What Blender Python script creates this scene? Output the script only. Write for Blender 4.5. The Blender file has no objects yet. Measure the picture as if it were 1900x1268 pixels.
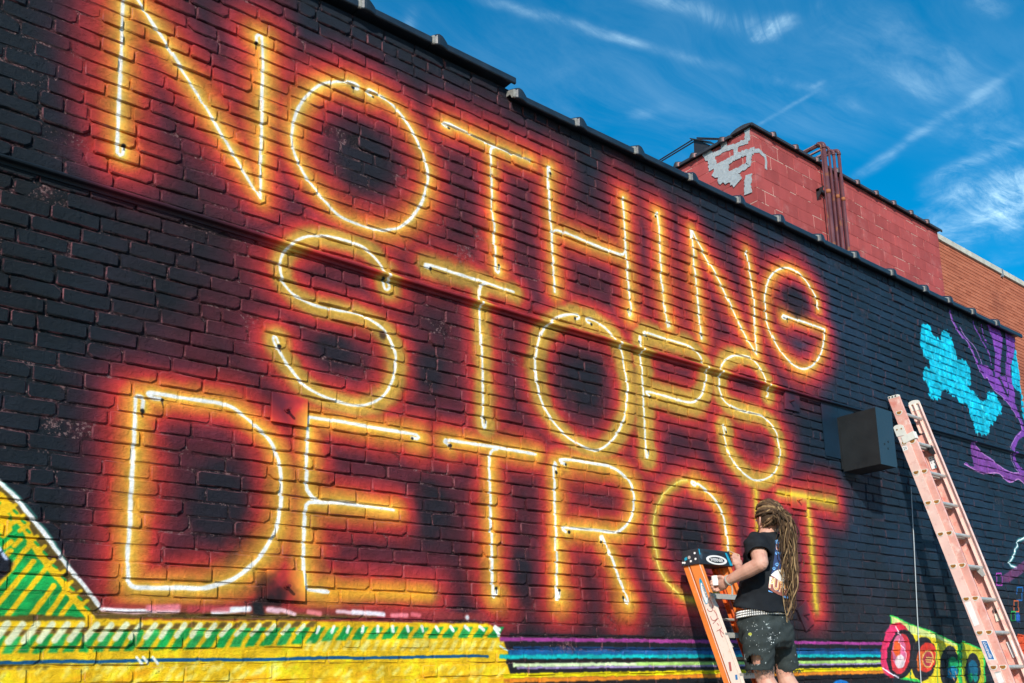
import bpy, bmesh, math, random
import numpy as np
from mathutils import Vector, Matrix
from mathutils.bvhtree import BVHTree

random.seed(7)
RNG = np.random.default_rng(7)
scn = bpy.context.scene
COL = scn.collection

# ------------------------------------------------------------------ camera
PPX, PPY, FPX = 950.0, 962.66796, 1805.0          # principal point and focal length, measured on the 1900 px wide photograph
ROT = np.array([[0.76768319, 0.08803284, 0.63475408],
                [-0.63989763, 0.15870564, 0.75189331],
                [-0.03454775, -0.98339348, 0.17816766]])
DIST, EYE = 4.42, 1.65                            # distance to the wall plane (y = 0), eye height
CAM = np.array([0.0, -DIST, EYE])
cd = bpy.data.cameras.new('camera')
cam = bpy.data.objects.new('camera', cd)
COL.objects.link(cam)
M3 = np.stack([ROT[:, 0], -ROT[:, 1], -ROT[:, 2]], axis=1)
u_, s_, vt_ = np.linalg.svd(M3)
M3 = u_ @ vt_
cam.matrix_world = Matrix.Translation(Vector(CAM)) @ Matrix(M3.tolist()).to_4x4()
cd.sensor_fit = 'HORIZONTAL'
cd.sensor_width = 36.0
cd.lens = 36.0 * FPX / 1900.0
cd.shift_x = 0.0
cd.shift_y = (PPY - 634.0) / 1900.0
cd.clip_start = 0.05
cd.clip_end = 2000.0
scn.camera = cam

# ------------------------------------------------------------------ sun, sky, exposure
SUN = Vector((-1.0, -1.0, 0.82)).normalized()     # towards the sun: behind the camera's left shoulder
sl = bpy.data.lights.new('sun', 'SUN')
sl.energy = 4.7
sl.angle = math.radians(0.5)
sl.color = (1.0, 0.95, 0.87)
so = bpy.data.objects.new('sun', sl)
COL.objects.link(so)
so.rotation_euler = SUN.to_track_quat('Z', 'Y').to_euler()
so.location = (-10, -10, 12)
scn.view_settings.view_transform = 'Standard'
scn.view_settings.look = 'None'
scn.view_settings.exposure = 0.12
scn.view_settings.gamma = 1.0
scn.view_settings.use_curve_mapping = False


def ray(px, py):
    return ROT @ np.array([(px - PPX) / FPX, (py - PPY) / FPX, 1.0])


def W(px, py, Y=0.0):                              # point on the plane y = Y
    r = ray(px, py)
    return CAM + r * ((DIST + Y) / r[1])


def WX(px, py, X):                                 # point on the plane x = X
    r = ray(px, py)
    return CAM + r * (X / r[0])


def proj(p):
    c = ROT.T @ (np.asarray(p, float) - CAM)
    return PPX + FPX * c[0] / c[2], PPY + FPX * c[1] / c[2], c[2]


class NT:
    def __init__(self, tree):
        self.t = tree
        tree.nodes.clear()

    def n(self, typ, ins=None, **props):
        nd = self.t.nodes.new(typ)
        for k, v in props.items():
            setattr(nd, k, v)
        for k, v in (ins or {}).items():
            s = nd.inputs[k]
            if isinstance(v, bpy.types.NodeSocket):
                self.t.links.new(v, s)
            else:
                s.default_value = v
        return nd

    def m(self, op, a, b=None, c=None, clamp=False):
        nd = self.t.nodes.new('ShaderNodeMath')
        nd.operation = op
        nd.use_clamp = clamp
        for i, v in enumerate((a, b, c)):
            if v is None:
                continue
            if isinstance(v, bpy.types.NodeSocket):
                self.t.links.new(v, nd.inputs[i])
            else:
                nd.inputs[i].default_value = v
        return nd.outputs[0]

    def mix(self, fac, a, b, blend='MIX'):
        nd = self.t.nodes.new('ShaderNodeMix')
        nd.data_type = 'RGBA'
        nd.blend_type = blend
        for i, v in ((0, fac), (6, a), (7, b)):
            if isinstance(v, bpy.types.NodeSocket):
                self.t.links.new(v, nd.inputs[i])
            else:
                nd.inputs[i].default_value = v if i == 0 else (tuple(v) + (1.0,))[:4]
        return nd.outputs[2]

    def sstep(self, v, a, b):
        nd = self.t.nodes.new('ShaderNodeMapRange')
        nd.interpolation_type = 'SMOOTHSTEP'
        self.t.links.new(v, nd.inputs[0])
        nd.inputs[1].default_value = a
        nd.inputs[2].default_value = b
        return nd.outputs[0]

    def noise(self, vec, scale, detail=4.0, rough=0.55, dist=0.0):
        return self.n('ShaderNodeTexNoise', {'Vector': vec, 'Scale': scale, 'Detail': detail, 'Roughness': rough, 'Distortion': dist}).outputs[0]


def lin(c):
    return tuple((x / 255 / 12.92) if x / 255 <= 0.04045 else ((x / 255 + 0.055) / 1.055) ** 2.4 for x in c)


# sky: Nishita, with cirrus streaks laid on a flat cloud layer far above
world = bpy.data.worlds.new('World')
scn.world = world
world.use_nodes = True
nt = NT(world.node_tree)
sky = nt.n('ShaderNodeTexSky', sky_type='NISHITA', sun_disc=False, sun_elevation=math.asin(SUN.z),
           sun_rotation=math.radians(225), altitude=200.0, air_density=1.0, dust_density=0.6, ozone_density=2.2)
hsv = nt.n('ShaderNodeHueSaturation', {'Hue': 0.489, 'Saturation': 1.92, 'Value': 1.22, 'Fac': 1.0, 'Color': sky.outputs[0]})
geo = nt.n('ShaderNodeTexCoord')
sep = nt.n('ShaderNodeSeparateXYZ', {0: geo.outputs['Generated']})
dz = nt.m('MAXIMUM', sep.outputs[2], 0.06)
cu = nt.m('DIVIDE', sep.outputs[0], dz)
cv = nt.m('DIVIDE', sep.outputs[1], dz)
lay = nt.n('ShaderNodeCombineXYZ', {0: cu, 1: cv, 2: 0.0}).outputs[0]
rot = nt.n('ShaderNodeMapping', {'Vector': lay, 'Rotation': (0, 0, math.radians(-62)), 'Scale': (0.55, 2.4, 1.0)}).outputs[0]
wob = nt.n('ShaderNodeTexNoise', {'Vector': lay, 'Scale': 1.1, 'Detail': 3.0}).outputs['Color']
rotw = nt.n('ShaderNodeVectorMath', {0: rot, 1: nt.n('ShaderNodeVectorMath', {0: wob, 'Scale': 0.9}, operation='SCALE').outputs[0]}, operation='ADD').outputs[0]
n1 = nt.noise(rotw, 1.5, 8.0, 0.62)
n2 = nt.noise(lay, 0.8, 4.0, 0.5)
n3 = nt.noise(rotw, 2.6, 9.0, 0.68, 0.4)
cir = nt.m('MULTIPLY', nt.sstep(n1, 0.50, 0.86), nt.sstep(n2, 0.36, 0.68))
fib = nt.noise(rotw, 5.0, 10.0, 0.74, 0.6)
blo = nt.noise(lay, 4.5, 6.0, 0.65, 0.8)
fib2 = nt.m('ADD', nt.m('MULTIPLY', nt.m('MULTIPLY', nt.sstep(fib, 0.30, 0.72), nt.sstep(blo, 0.30, 0.66)), 1.25), 0.06)
# distinct wisps and trails: a, b in the photograph, half-width as a share of their length, density
STREAKS = [((1400, 72), (1462, 24), 0.34, 0.75), ((1330, 30), (1440, 60), 0.22, 0.30), ((1190, -12), (1400, 40), 0.10, 0.34),
           ((905, 2), (1185, 86), 0.05, 0.30), ((1130, 68), (1195, 92), 0.14, 0.30), ((1180, 82), (1560, 182), 0.035, 0.20),
           ((1500, 165), (1530, 150), 0.35, 0.34), ((1410, 232), (1530, 160), 0.05, 0.24), ((1590, 325), (1860, 145), 0.055, 0.34),
           ((1740, 330), (1920, 255), 0.14, 0.26), ((1720, 375), (1970, 330), 0.30, 0.55), ((1740, 425), (1970, 400), 0.42, 0.55), ((1820, 390), (1980, 372), 0.5, 0.5),
           ((1180, 215), (1260, 195), 0.25, 0.20), ((1000, 150), (1140, 100), 0.16, 0.10), ((1560, 190), (1640, 215), 0.12, 0.14),
           ((1795, 4), (1860, 26), 0.25, 0.22), ((745, 60), (765, 10), 0.2, 0.16), ((1845, 480), (1960, 455), 0.35, 0.35)]
dens = nt.m('ADD', nt.m('MULTIPLY', nt.m('MULTIPLY', cir, fib2), 0.55), nt.m('MULTIPLY', nt.m('MULTIPLY', nt.sstep(n2, 0.38, 0.72), nt.sstep(n3, 0.32, 0.74)), 0.15))
wv = nt.n('ShaderNodeTexNoise', {'Vector': lay, 'Scale': 3.2, 'Detail': 5.0, 'Roughness': 0.65}).outputs['Color']
wv = nt.n('ShaderNodeVectorMath', {0: wv, 1: (-0.5, -0.5, -0.5)}, operation='ADD').outputs[0]
for (a, b, wd, den) in STREAKS:
    ra, rb = ray(*a), ray(*b)
    A = np.array([ra[0] / ra[2], ra[1] / ra[2]])
    B = np.array([rb[0] / rb[2], rb[1] / rb[2]])
    L = np.linalg.norm(B - A)
    e = (B - A) / L
    jit = nt.n('ShaderNodeVectorMath', {0: wv, 'Scale': min(0.42, L * wd * 3.4)}, operation='SCALE').outputs[0]
    rel = nt.n('ShaderNodeVectorMath', {0: nt.n('ShaderNodeVectorMath', {0: lay, 1: (-A[0], -A[1], 0)}, operation='ADD').outputs[0], 1: jit}, operation='ADD').outputs[0]
    al = nt.n('ShaderNodeVectorMath', {0: rel, 1: (e[0] / L, e[1] / L, 0)}, operation='DOT_PRODUCT').outputs['Value']
    ac = nt.n('ShaderNodeVectorMath', {0: rel, 1: (-e[1] / L, e[0] / L, 0)}, operation='DOT_PRODUCT').outputs['Value']
    g1 = nt.m('MULTIPLY', nt.sstep(al, -0.25, 0.25), nt.sstep(al, 1.2, 0.6))
    q = nt.m('DIVIDE', ac, wd)
    g2 = nt.m('EXPONENT', nt.m('MULTIPLY', nt.m('MULTIPLY', q, q), -1.4))
    g = nt.m('MULTIPLY', nt.m('MULTIPLY', g1, g2), den)
    dens = nt.m('ADD', dens, nt.m('MULTIPLY', g, fib2))
dens = nt.m('MINIMUM', dens, 0.9)
col = nt.mix(dens, hsv.outputs[0], (5.6, 8.2, 9.6))
bg = nt.n('ShaderNodeBackground', {'Color': col, 'Strength': 0.135})
nt.n('ShaderNodeOutputWorld', {0: bg.outputs[0]})


# ------------------------------------------------------------------ helpers
def tag(o, label=None, cat=None, group=None, kind=None):
    if label: o['label'] = label
    if cat: o['category'] = cat
    if group: o['group'] = group
    if kind: o['kind'] = kind
    return o


def empty(name, loc):
    o = bpy.data.objects.new(name, None)
    COL.objects.link(o)
    o.location = loc
    o.empty_display_size = 0.1
    return o


def link_mesh(name, me, parent=None, mat=None):
    o = bpy.data.objects.new(name, me)
    COL.objects.link(o)
    if mat is not None and not me.materials:
        for m_ in (mat if isinstance(mat, (list, tuple)) else [mat]):
            me.materials.append(m_)
    if parent is not None:
        o.parent = parent
        o.matrix_parent_inverse = Matrix.Translation(-parent.location) if parent.parent is None else parent.matrix_parent_inverse.copy()
    return o


def set_parent(o, parent):
    """keep world coordinates: every mesh here is modelled in world space unless placed by its own location"""
    o.parent = parent
    base = Vector((0, 0, 0))
    p = parent
    while p is not None:
        base += p.location + p.matrix_parent_inverse.translation
        p = p.parent
    o.matrix_parent_inverse = Matrix.Translation(-base)


class MB:
    def __init__(self):
        self.v, self.f, self.mi = [], [], []

    def add(self, verts, faces, mi=0):
        k = len(self.v)
        self.v += [tuple(float(c) for c in p) for p in verts]
        self.f += [tuple(k + i for i in f) for f in faces]
        self.mi += [mi] * len(faces)
        return self

    def box(self, lo, hi, mi=0):
        (a, b, c), (d, e, f) = lo, hi
        return self.add([(a, b, c), (d, b, c), (d, e, c), (a, e, c), (a, b, f), (d, b, f), (d, e, f), (a, e, f)],
                        [(0, 3, 2, 1), (4, 5, 6, 7), (0, 1, 5, 4), (1, 2, 6, 5), (2, 3, 7, 6), (3, 0, 4, 7)], mi)

    def hexa(self, p, mi=0):                      # 8 corners: bottom ring then top ring
        return self.add(p, [(0, 3, 2, 1), (4, 5, 6, 7), (0, 1, 5, 4), (1, 2, 6, 5), (2, 3, 7, 6), (3, 0, 4, 7)], mi)

    def beam(self, p, q, u, v, mi=0):             # box from p to q with half-extents u, v
        p, q, u, v = (np.asarray(t, float) for t in (p, q, u, v))
        return self.hexa([p - u - v, p + u - v, p + u + v, p - u + v, q - u - v, q + u - v, q + u + v, q - u + v], mi)

    def tube(self, pts, r, n=8, mi=0, cap=True):
        pts = [np.asarray(p, float) for p in pts]
        rr = r if hasattr(r, '__len__') else [r] * len(pts)
        rings = []
        up = np.array([0.3, 0.2, 0.93])
        for i, p in enumerate(pts):
            t = pts[min(i + 1, len(pts) - 1)] - pts[max(i - 1, 0)]
            t = t / (np.linalg.norm(t) + 1e-9)
            a = up - t * (up @ t)
            if np.linalg.norm(a) < 0.05:
                a = np.array([1.0, 0, 0]) - t * t[0]
            a /= np.linalg.norm(a)
            up = a
            b = np.cross(t, a)
            rings.append([p + rr[i] * (math.cos(2 * math.pi * k / n) * a + math.sin(2 * math.pi * k / n) * b) for k in range(n)])
        return self.loft(rings, mi, cap)

    def loft(self, rings, mi=0, cap=True):
        n = len(rings[0])
        verts = [p for r in rings for p in r]
        faces = []
        for i in range(len(rings) - 1):
            for k in range(n):
                a, b = i * n + k, i * n + (k + 1) % n
                faces.append((a, b, b + n, a + n))
        if cap:
            faces.append(tuple(range(n - 1, -1, -1)))
            faces.append(tuple((len(rings) - 1) * n + k for k in range(n)))
        return self.add(verts, faces, mi)

    def prism(self, poly, off, mi=0):             # polygon extruded by a vector
        n = len(poly)
        off = np.asarray(off, float)
        v = [np.asarray(p, float) for p in poly] + [np.asarray(p, float) + off for p in poly]
        f = [tuple(range(n)), tuple(range(2 * n - 1, n - 1, -1))] + [(i, i + n, (i + 1) % n + n, (i + 1) % n) for i in range(n)]
        return self.add(v, f, mi)

    def build(self, name, mat, parent=None, smooth=False, bevel=0.0, fix=True):
        me = bpy.data.meshes.new(name)
        me.from_pydata(self.v, [], self.f)
        if fix:
            bm = bmesh.new()
            bm.from_mesh(me)
            bmesh.ops.recalc_face_normals(bm, faces=bm.faces)
            bm.to_mesh(me)
            bm.free()
        for m_ in (mat if isinstance(mat, (list, tuple)) else [mat]):
            me.materials.append(m_)
        if isinstance(mat, (list, tuple)) and len(mat) > 1:
            me.polygons.foreach_set('material_index', self.mi)
        if smooth:
            me.polygons.foreach_set('use_smooth', [True] * len(me.polygons))
        o = bpy.data.objects.new(name, me)
        COL.objects.link(o)
        if bevel:
            b = o.modifiers.new('bevel', 'BEVEL')
            b.width = bevel
            b.segments = 2
            b.limit_method = 'ANGLE'
            b.angle_limit = math.radians(35)
        if parent is not None:
            set_parent(o, parent)
        return o


def mat(name, color, rough=0.6, var=0.15, scale=8.0, bump=0.3, bscale=40.0, metal=0.0, spec=0.4, spots=None, spot_scale=20.0, spot_t=(0.62, 0.68), coat=0.0, stretch=(1, 1, 1)):
    m_ = bpy.data.materials.new(name)
    m_.use_nodes = True
    t = NT(m_.node_tree)
    pos = t.n('ShaderNodeNewGeometry').outputs['Position']
    if stretch != (1, 1, 1):
        pos = t.n('ShaderNodeMapping', {'Vector': pos, 'Scale': stretch}).outputs[0]
    f = t.noise(pos, scale, 5.0, 0.6)
    v = t.m('ADD', t.m('MULTIPLY', t.m('SUBTRACT', f, 0.5), 4.0 * var), 1.0)
    c = t.mix(1.0, color, t.n('ShaderNodeCombineXYZ', {0: v, 1: v, 2: v}).outputs[0], 'MULTIPLY')
    for i, sp in enumerate(spots or []):
        s = t.noise(t.n('ShaderNodeMapping', {'Vector': pos, 'Location': (3.1 * i, 7.7 * i, 1.3)}).outputs[0], spot_scale, 4.0, 0.6)
        c = t.mix(t.sstep(s, *spot_t), c, sp)
    b = t.noise(pos, bscale, 6.0, 0.65)
    bp = t.n('ShaderNodeBump', {'Height': b, 'Strength': bump, 'Distance': 0.01})
    rg = t.m('ADD', t.m('MULTIPLY', t.m('SUBTRACT', f, 0.5), 0.3), rough, clamp=True)
    p = t.n('ShaderNodeBsdfPrincipled', {'Base Color': c, 'Roughness': rg, 'Metallic': metal, 'Specular IOR Level': spec, 'Normal': bp.outputs[0], 'Coat Weight': coat})
    t.n('ShaderNodeOutputMaterial', {0: p.outputs[0]})
    return m_


def text_faces(s, size=1.0, shear=0.0, bold=0.0, res=4):
    cu_ = bpy.data.curves.new('txt', 'FONT')
    cu_.body = s
    cu_.size = size
    cu_.shear = shear
    cu_.offset = bold
    cu_.align_x = 'CENTER'
    cu_.align_y = 'CENTER'
    cu_.resolution_u = res
    o = bpy.data.objects.new('txt', cu_)
    COL.objects.link(o)
    dg = bpy.context.evaluated_depsgraph_get()
    me = o.evaluated_get(dg).to_mesh()
    vs = np.array([v.co[:] for v in me.vertices])
    fs = [tuple(p.vertices) for p in me.polygons]
    o.evaluated_get(dg).to_mesh_clear()
    bpy.data.objects.remove(o)
    bpy.data.curves.remove(cu_)
    w_ = vs.max(0) - vs.min(0)
    c_ = (vs.max(0) + vs.min(0)) / 2
    vs = (vs - c_)
    return vs[:, :2], fs, w_[:2]

# ------------------------------------------------------------------ the mural: flat paint on the wall, drawn in wall metres (x, z)
IX0, IX1, IZ0, IZ1 = -1.7, 11.7, 0.0, 5.8
RES = 0.004
IW, IH = int((IX1 - IX0) / RES), int((IZ1 - IZ0) / RES)


def wxz(pts):
    return np.array([W(*p)[[0, 2]] for p in pts])


def spline(pts, k=8):
    p = [np.array(q, float) for q in pts]
    p = [2 * p[0] - p[1]] + p + [2 * p[-1] - p[-2]]
    out = []
    for i in range(1, len(p) - 2):
        a, b, c, d = p[i - 1], p[i], p[i + 1], p[i + 2]
        for t in np.linspace(0, 1, k, endpoint=False):
            out.append(0.5 * (2 * b + (c - a) * t + (2 * a - 5 * b + 4 * c - d) * t * t + (3 * b - a - 3 * c + d) * t ** 3))
    out.append(p[-2])
    return out


# tube letters, traced in photograph pixels: (points, curved?)
ROW1 = [
    ([(230, -40), (228.5, 0), (224, 110), (216.5, 284), (221.5, 289), (227, 287), (228.5, 276)], 0),
    ([(230, -40), (255, 0), (320, 100), (363.6, 168.4), (407, 243.5), (447, 310), (482.5, 368.6)], 0),
    ([(475.5, 77), (475, 68), (480, 64), (485.5, 67), (487, 110), (486, 200), (483.7, 267), (482.6, 368.6)], 0),
    ([(656, 164), (662, 165.5), (664.7, 160), (653, 153.4), (633, 151.7), (600, 155), (577, 170), (557, 193.5), (545.3, 220), (541, 247), (543.6, 277), (552, 300), (567, 328.5), (587, 355), (610, 382), (633, 402), (666, 416.5), (703, 427), (723, 426), (743, 421), (766.4, 400), (783, 373.6), (793, 337), (791.4, 313.5), (785, 287), (773, 260), (756.4, 230), (736.4, 203.5), (714.7, 183.5), (693, 170), (685, 166.5), (682, 170), (683.5, 174.5), (688, 177)], 1),
    ([(831, 236), (825, 233.5), (821.5, 230.5), (824, 228), (833, 230), (910, 268.5), (983, 298)], 0),
    ([(919, 272), (913, 274), (910.5, 277), (910, 283.5), (911.5, 333.5), (913, 383.6), (916.5, 423), (918, 466), (920.5, 503), (924, 506), (926.2, 503), (926.5, 495)], 0),
    ([(1020, 318.5), (1019, 310), (1016.5, 309), (1016, 320), (1018, 360), (1020, 393.6), (1022.6, 423), (1025, 466), (1027.6, 513), (1029, 541.5)], 0),
    ([(1023.3, 440), (1025, 432), (1029, 427.5), (1035, 427.5), (1083.5, 446.5), (1117, 460), (1150, 472), (1156, 472), (1160, 466.5)], 0),
    ([(1155, 367), (1158.4, 423), (1161, 466), (1165, 523), (1170, 570), (1170.7, 583), (1167.7, 586.5), (1166, 576.5)], 0),
    ([(1217, 399), (1217.5, 394.5), (1220, 395), (1222.7, 423), (1225, 489.7), (1231.7, 556.5), (1236.7, 590), (1238.5, 606.5), (1241.7, 605), (1241.7, 598)], 0),
    ([(1299, 617), (1300.5, 629), (1301.5, 628), (1299.4, 610), (1294.4, 556.5), (1287.7, 490), (1282.7, 426), (1291, 443), (1326, 506.4), (1359.4, 573), (1386, 630), (1403.5, 658), (1402, 616.5), (1398, 556.5), (1391, 510), (1386, 476), (1384.5, 466.4), (1383.5, 473)], 0),
    ([(1517.5, 573), (1514.5, 556.5), (1506, 538), (1493, 518), (1476, 503), (1457.8, 497), (1439.5, 503), (1426, 520), (1419.5, 546.5), (1419.5, 573), (1424.5, 603), (1434.5, 626.5), (1449.5, 653), (1466, 671.5), (1483, 683), (1496, 684), (1509.5, 676.5), (1521, 660), (1528, 636.5), (1529.6, 611.5)], 1),
    ([(1529.6, 611.5), (1453.5, 585.3), (1451.8, 588), (1455, 590.5), (1460, 591)], 0),
]
ROW2 = [
    ([(710.4, 523), (713, 534.7), (717, 538), (721, 535), (721.4, 529.7), (713, 503), (698, 481.4), (676.4, 461.4), (654.7, 451.4), (633, 444.7), (607, 438.5), (577, 438), (550.4, 446.4), (530.4, 463), (520.4, 479.7), (518.7, 499.7), (523.7, 519.7), (537, 538), (553.7, 551.4), (583.7, 566.4), (633, 577), (663, 583), (688, 594.8), (709.7, 609.8), (721.4, 626.5), (731.4, 649.8), (734, 673), (729.7, 699.8), (718, 726.5), (699.7, 743), (676.4, 751.5), (653, 751.5), (633, 746.5), (597, 735), (567, 718), (547, 696.5), (530.4, 673), (517, 650), (508.7, 633), (507.5, 626.5), (510, 624), (513, 626), (516.4, 635)], 1),
    ([(797.5, 497), (793, 495.7), (788, 493.2), (789, 490.4), (799.8, 492.4), (886.5, 519.7), (953, 542)], 0),
    ([(903, 526.4), (896, 527), (891.5, 530.5), (888.5, 539.8), (889, 549.8), (889.8, 583), (893, 643), (896, 723), (894.8, 783), (896.5, 792), (898.5, 794), (900.5, 791), (901, 783)], 0),
    ([(1069, 592.5), (1073, 590.5), (1073.5, 586), (1066.6, 583), (1050, 584.8), (1033, 589), (1020, 598), (1006.6, 613), (998, 636.5), (993, 670), (995, 703), (1003, 740), (1015, 766.6), (1031.6, 790), (1053, 811.6), (1076.6, 826.6), (1101.6, 836), (1120, 830), (1140, 811.6), (1153, 786.6), (1161.7, 756.6), (1164, 723), (1160, 690), (1153, 656.5), (1143, 633), (1130, 616.5), (1113, 601.5), (1095, 591.5), (1088, 592), (1089, 597), (1095, 600)], 1),
    ([(1189.5, 631), (1189, 623.5), (1187, 624), (1187, 632), (1190, 638), (1188, 656.5), (1191.7, 690), (1195, 756.6), (1197.4, 823), (1199, 848), (1201.5, 849), (1203, 840)], 0),
    ([(1200, 622.5), (1195, 620.5), (1193, 617.5), (1196, 616), (1230, 627), (1266, 638)], 0),
    ([(1230, 627), (1266, 638), (1279.4, 643), (1291, 653), (1302.7, 670), (1308.7, 690), (1308.7, 710), (1302.7, 730), (1292.7, 743), (1281, 747), (1266, 745), (1233.4, 735), (1202, 727), (1199.5, 730), (1204, 734)], 1),
    ([(1423, 736), (1424.3, 731), (1422.8, 716.6), (1420.5, 705), (1409.5, 683), (1392.8, 665), (1376, 660), (1359.4, 660.6), (1344.4, 670), (1336, 686.6), (1333.7, 706.6), (1336, 726.6), (1346, 745), (1362.7, 756.6), (1379.5, 763), (1409, 770), (1420, 777), (1434, 792), (1443, 812), (1447, 837), (1444, 860), (1436, 878), (1421, 888.5), (1406, 891.5), (1392, 886.5), (1370, 869), (1358, 852), (1348, 830), (1342, 800), (1341, 791), (1343, 789), (1346, 799)], 1),
]
ROW3 = [
    ([(264, 757), (265.5, 744), (263.5, 738), (258, 735), (252, 739), (250, 773), (246.5, 846), (243, 912.7), (240, 979), (236.6, 1032.7), (237, 1066), (239, 1080), (247, 1088.6), (266.6, 1091), (333, 1091), (373, 1092), (400, 1086), (430, 1076), (456.6, 1057.6), (480, 1036), (500, 1006), (515, 972.6), (520, 929), (521.6, 896), (518, 862.6), (513, 845), (503.7, 823), (487, 803), (467, 785), (440, 761.6), (420, 751.6), (400, 746.6), (350, 740), (300, 731.5), (277, 729), (275, 732.5), (283.5, 738), (297, 740)], 1),
    ([(764, 812.5), (773, 814.5), (776.5, 811.6), (773, 807), (763, 805), (699.7, 795), (633, 783), (580, 775), (574, 774), (571, 780), (568.7, 846), (567, 889), (570, 909), (580, 924), (596.6, 932)], 0),
    ([(729.6, 946), (633, 933), (590, 932), (573, 932.6), (567, 938), (565, 959), (563, 1012.6), (562.6, 1062.6), (565, 1086), (571.6, 1094), (585, 1096), (608, 1098)], 0),
    ([(833, 825.5), (829.8, 823), (824.8, 820), (826.5, 816.6), (836.5, 817.6), (919.8, 830), (993, 843)], 0),
    ([(922, 833), (914, 835), (910, 840), (908.5, 850), (908, 870), (909, 929), (911, 996), (913, 1062.6), (913.6, 1102), (916, 1107.6), (919, 1104), (920, 1096)], 0),
    ([(1032, 872), (1031, 862), (1029, 859), (1027.5, 866), (1028.6, 912.6), (1030.6, 962.6), (1032, 1012.6), (1033, 1079), (1033.5, 1112.6), (1037, 1112), (1038, 1099)], 0),
    ([(1048, 861), (1041, 857.5), (1038.5, 854), (1044, 852.6), (1066, 854), (1099.6, 860), (1133, 866.6), (1156, 881), (1169.6, 899), (1176, 922.6), (1174.6, 946), (1166, 969), (1153, 982.6), (1139.6, 987.6), (1099.6, 983), (1066, 981), (1046, 979), (1043.6, 982.5), (1049, 987)], 1),
    ([(1116, 1002), (1114.6, 996), (1118, 995), (1133, 1032.6), (1151, 1079), (1165.6, 1116), (1163, 1120), (1157.5, 1112)], 0),
    ([(1290, 900.5), (1286, 900), (1283, 896), (1285, 893.5), (1291, 896), (1300, 902.5), (1310, 911), (1320, 921), (1330, 934), (1338, 949), (1343, 965), (1347, 985), (1349.5, 1003), (1351, 1023)], 1),
]
O_LEFT = [(1275, 891), (1262, 892.5), (1245, 904), (1230, 919), (1219, 940), (1213, 965), (1211, 985), (1214, 1010), (1220, 1045), (1231, 1070), (1249, 1093), (1266, 1108)]
O_REST = [(1351, 1023), (1349, 1045), (1343, 1068), (1332, 1092), (1315, 1108), (1295, 1114), (1275, 1112), (1262, 1106)]
UNFIN = [O_LEFT, O_REST, [(1401, 908), (1403, 950), (1407, 1000), (1412, 1060), (1417, 1110)],
         [(1444, 914), (1497, 923), (1546, 932)], [(1496, 925), (1503, 985), (1509, 1060), (1514, 1128)], [(610, 1098), (700, 1098), (795, 1101)]]
DOTS = [(229, 270), (475.5, 80), (654, 163), (692, 180), (833, 237.5), (925.5, 492), (1021, 322), (1165.5, 574), (1217, 401), (1301, 622), (1384, 475), (1513, 566), (1461, 592),
        (709.7, 518), (519, 642), (799, 498.5), (900, 777), (1066, 591.5), (1097, 602), (1203, 836), (1201, 623.5), (1207, 737), (1420.5, 738), (1346.5, 802),
        (264, 763), (301, 742), (764, 813.5), (835, 827), (919.5, 1092.5), (1033, 876.6), (1050, 862), (1055, 988), (1116, 1006), (1038, 1095), (1155.5, 1109), (1187, 634)]

gx = (IX0 + (np.arange(IW) + 0.5) * RES).astype(np.float32)
gz = (IZ0 + (np.arange(IH) + 0.5) * RES).astype(np.float32)


def vnoise(cell, seed, oct=1):
    out = np.zeros((IH, IW), np.float32)
    amp, tot = 1.0, 0.0
    for o in range(oct):
        g = np.random.default_rng(seed * 31 + o)
        c = max(cell / (2 ** o), RES)
        nx, nz = int((IX1 - IX0) / c) + 3, int((IZ1 - IZ0) / c) + 3
        grid = g.random((nz, nx)).astype(np.float32)
        fx, fz = (gx - IX0) / c, (gz - IZ0) / c
        ix, iz = fx.astype(int), fz.astype(int)
        tx, tz = fx - ix, fz - iz
        tx, tz = tx * tx * (3 - 2 * tx), tz * tz * (3 - 2 * tz)
        rows = grid[:, ix] * (1 - tx) + grid[:, ix + 1] * tx
        out += amp * (rows[iz] * (1 - tz)[:, None] + rows[iz + 1] * tz[:, None])
        tot += amp
        amp *= 0.5
    return out / tot - 0.5


def win(x0, x1, z0, z1):
    a, b = max(0, int((x0 - IX0) / RES)), min(IW, int((x1 - IX0) / RES) + 2)
    c, d = max(0, int((z0 - IZ0) / RES)), min(IH, int((z1 - IZ0) / RES) + 2)
    return (slice(c, max(c, d)), slice(a, max(a, b)))


def dist_lines(lines, rmax):
    D = np.full((IH, IW), 9.0, np.float32)
    for L in lines:
        P = np.asarray(L, np.float32)
        for (x0, z0), (x1, z1) in zip(P[:-1], P[1:]):
            s = win(min(x0, x1) - rmax, max(x0, x1) + rmax, min(z0, z1) - rmax, max(z0, z1) + rmax)
            X, Z = gx[s[1]][None, :] - x0, gz[s[0]][:, None] - z0
            if X.size == 0 or Z.size == 0:
                continue
            dx, dz_ = x1 - x0, z1 - z0
            L2 = dx * dx + dz_ * dz_ + 1e-9
            t = np.clip((X * dx + Z * dz_) / L2, 0, 1)
            d = np.hypot(X - t * dx, Z - t * dz_)
            np.minimum(D[s], d, out=D[s])
    return D


def sm(v, a, b):
    t = np.clip((v - a) / (b - a), 0, 1)
    return t * t * (3 - 2 * t)


NA, NB, NC, ND = vnoise(0.30, 1, 4), vnoise(0.05, 2, 3), vnoise(1.2, 3, 3), vnoise(0.012, 4, 2)
img = np.zeros((IH, IW, 3), np.float32)
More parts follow.
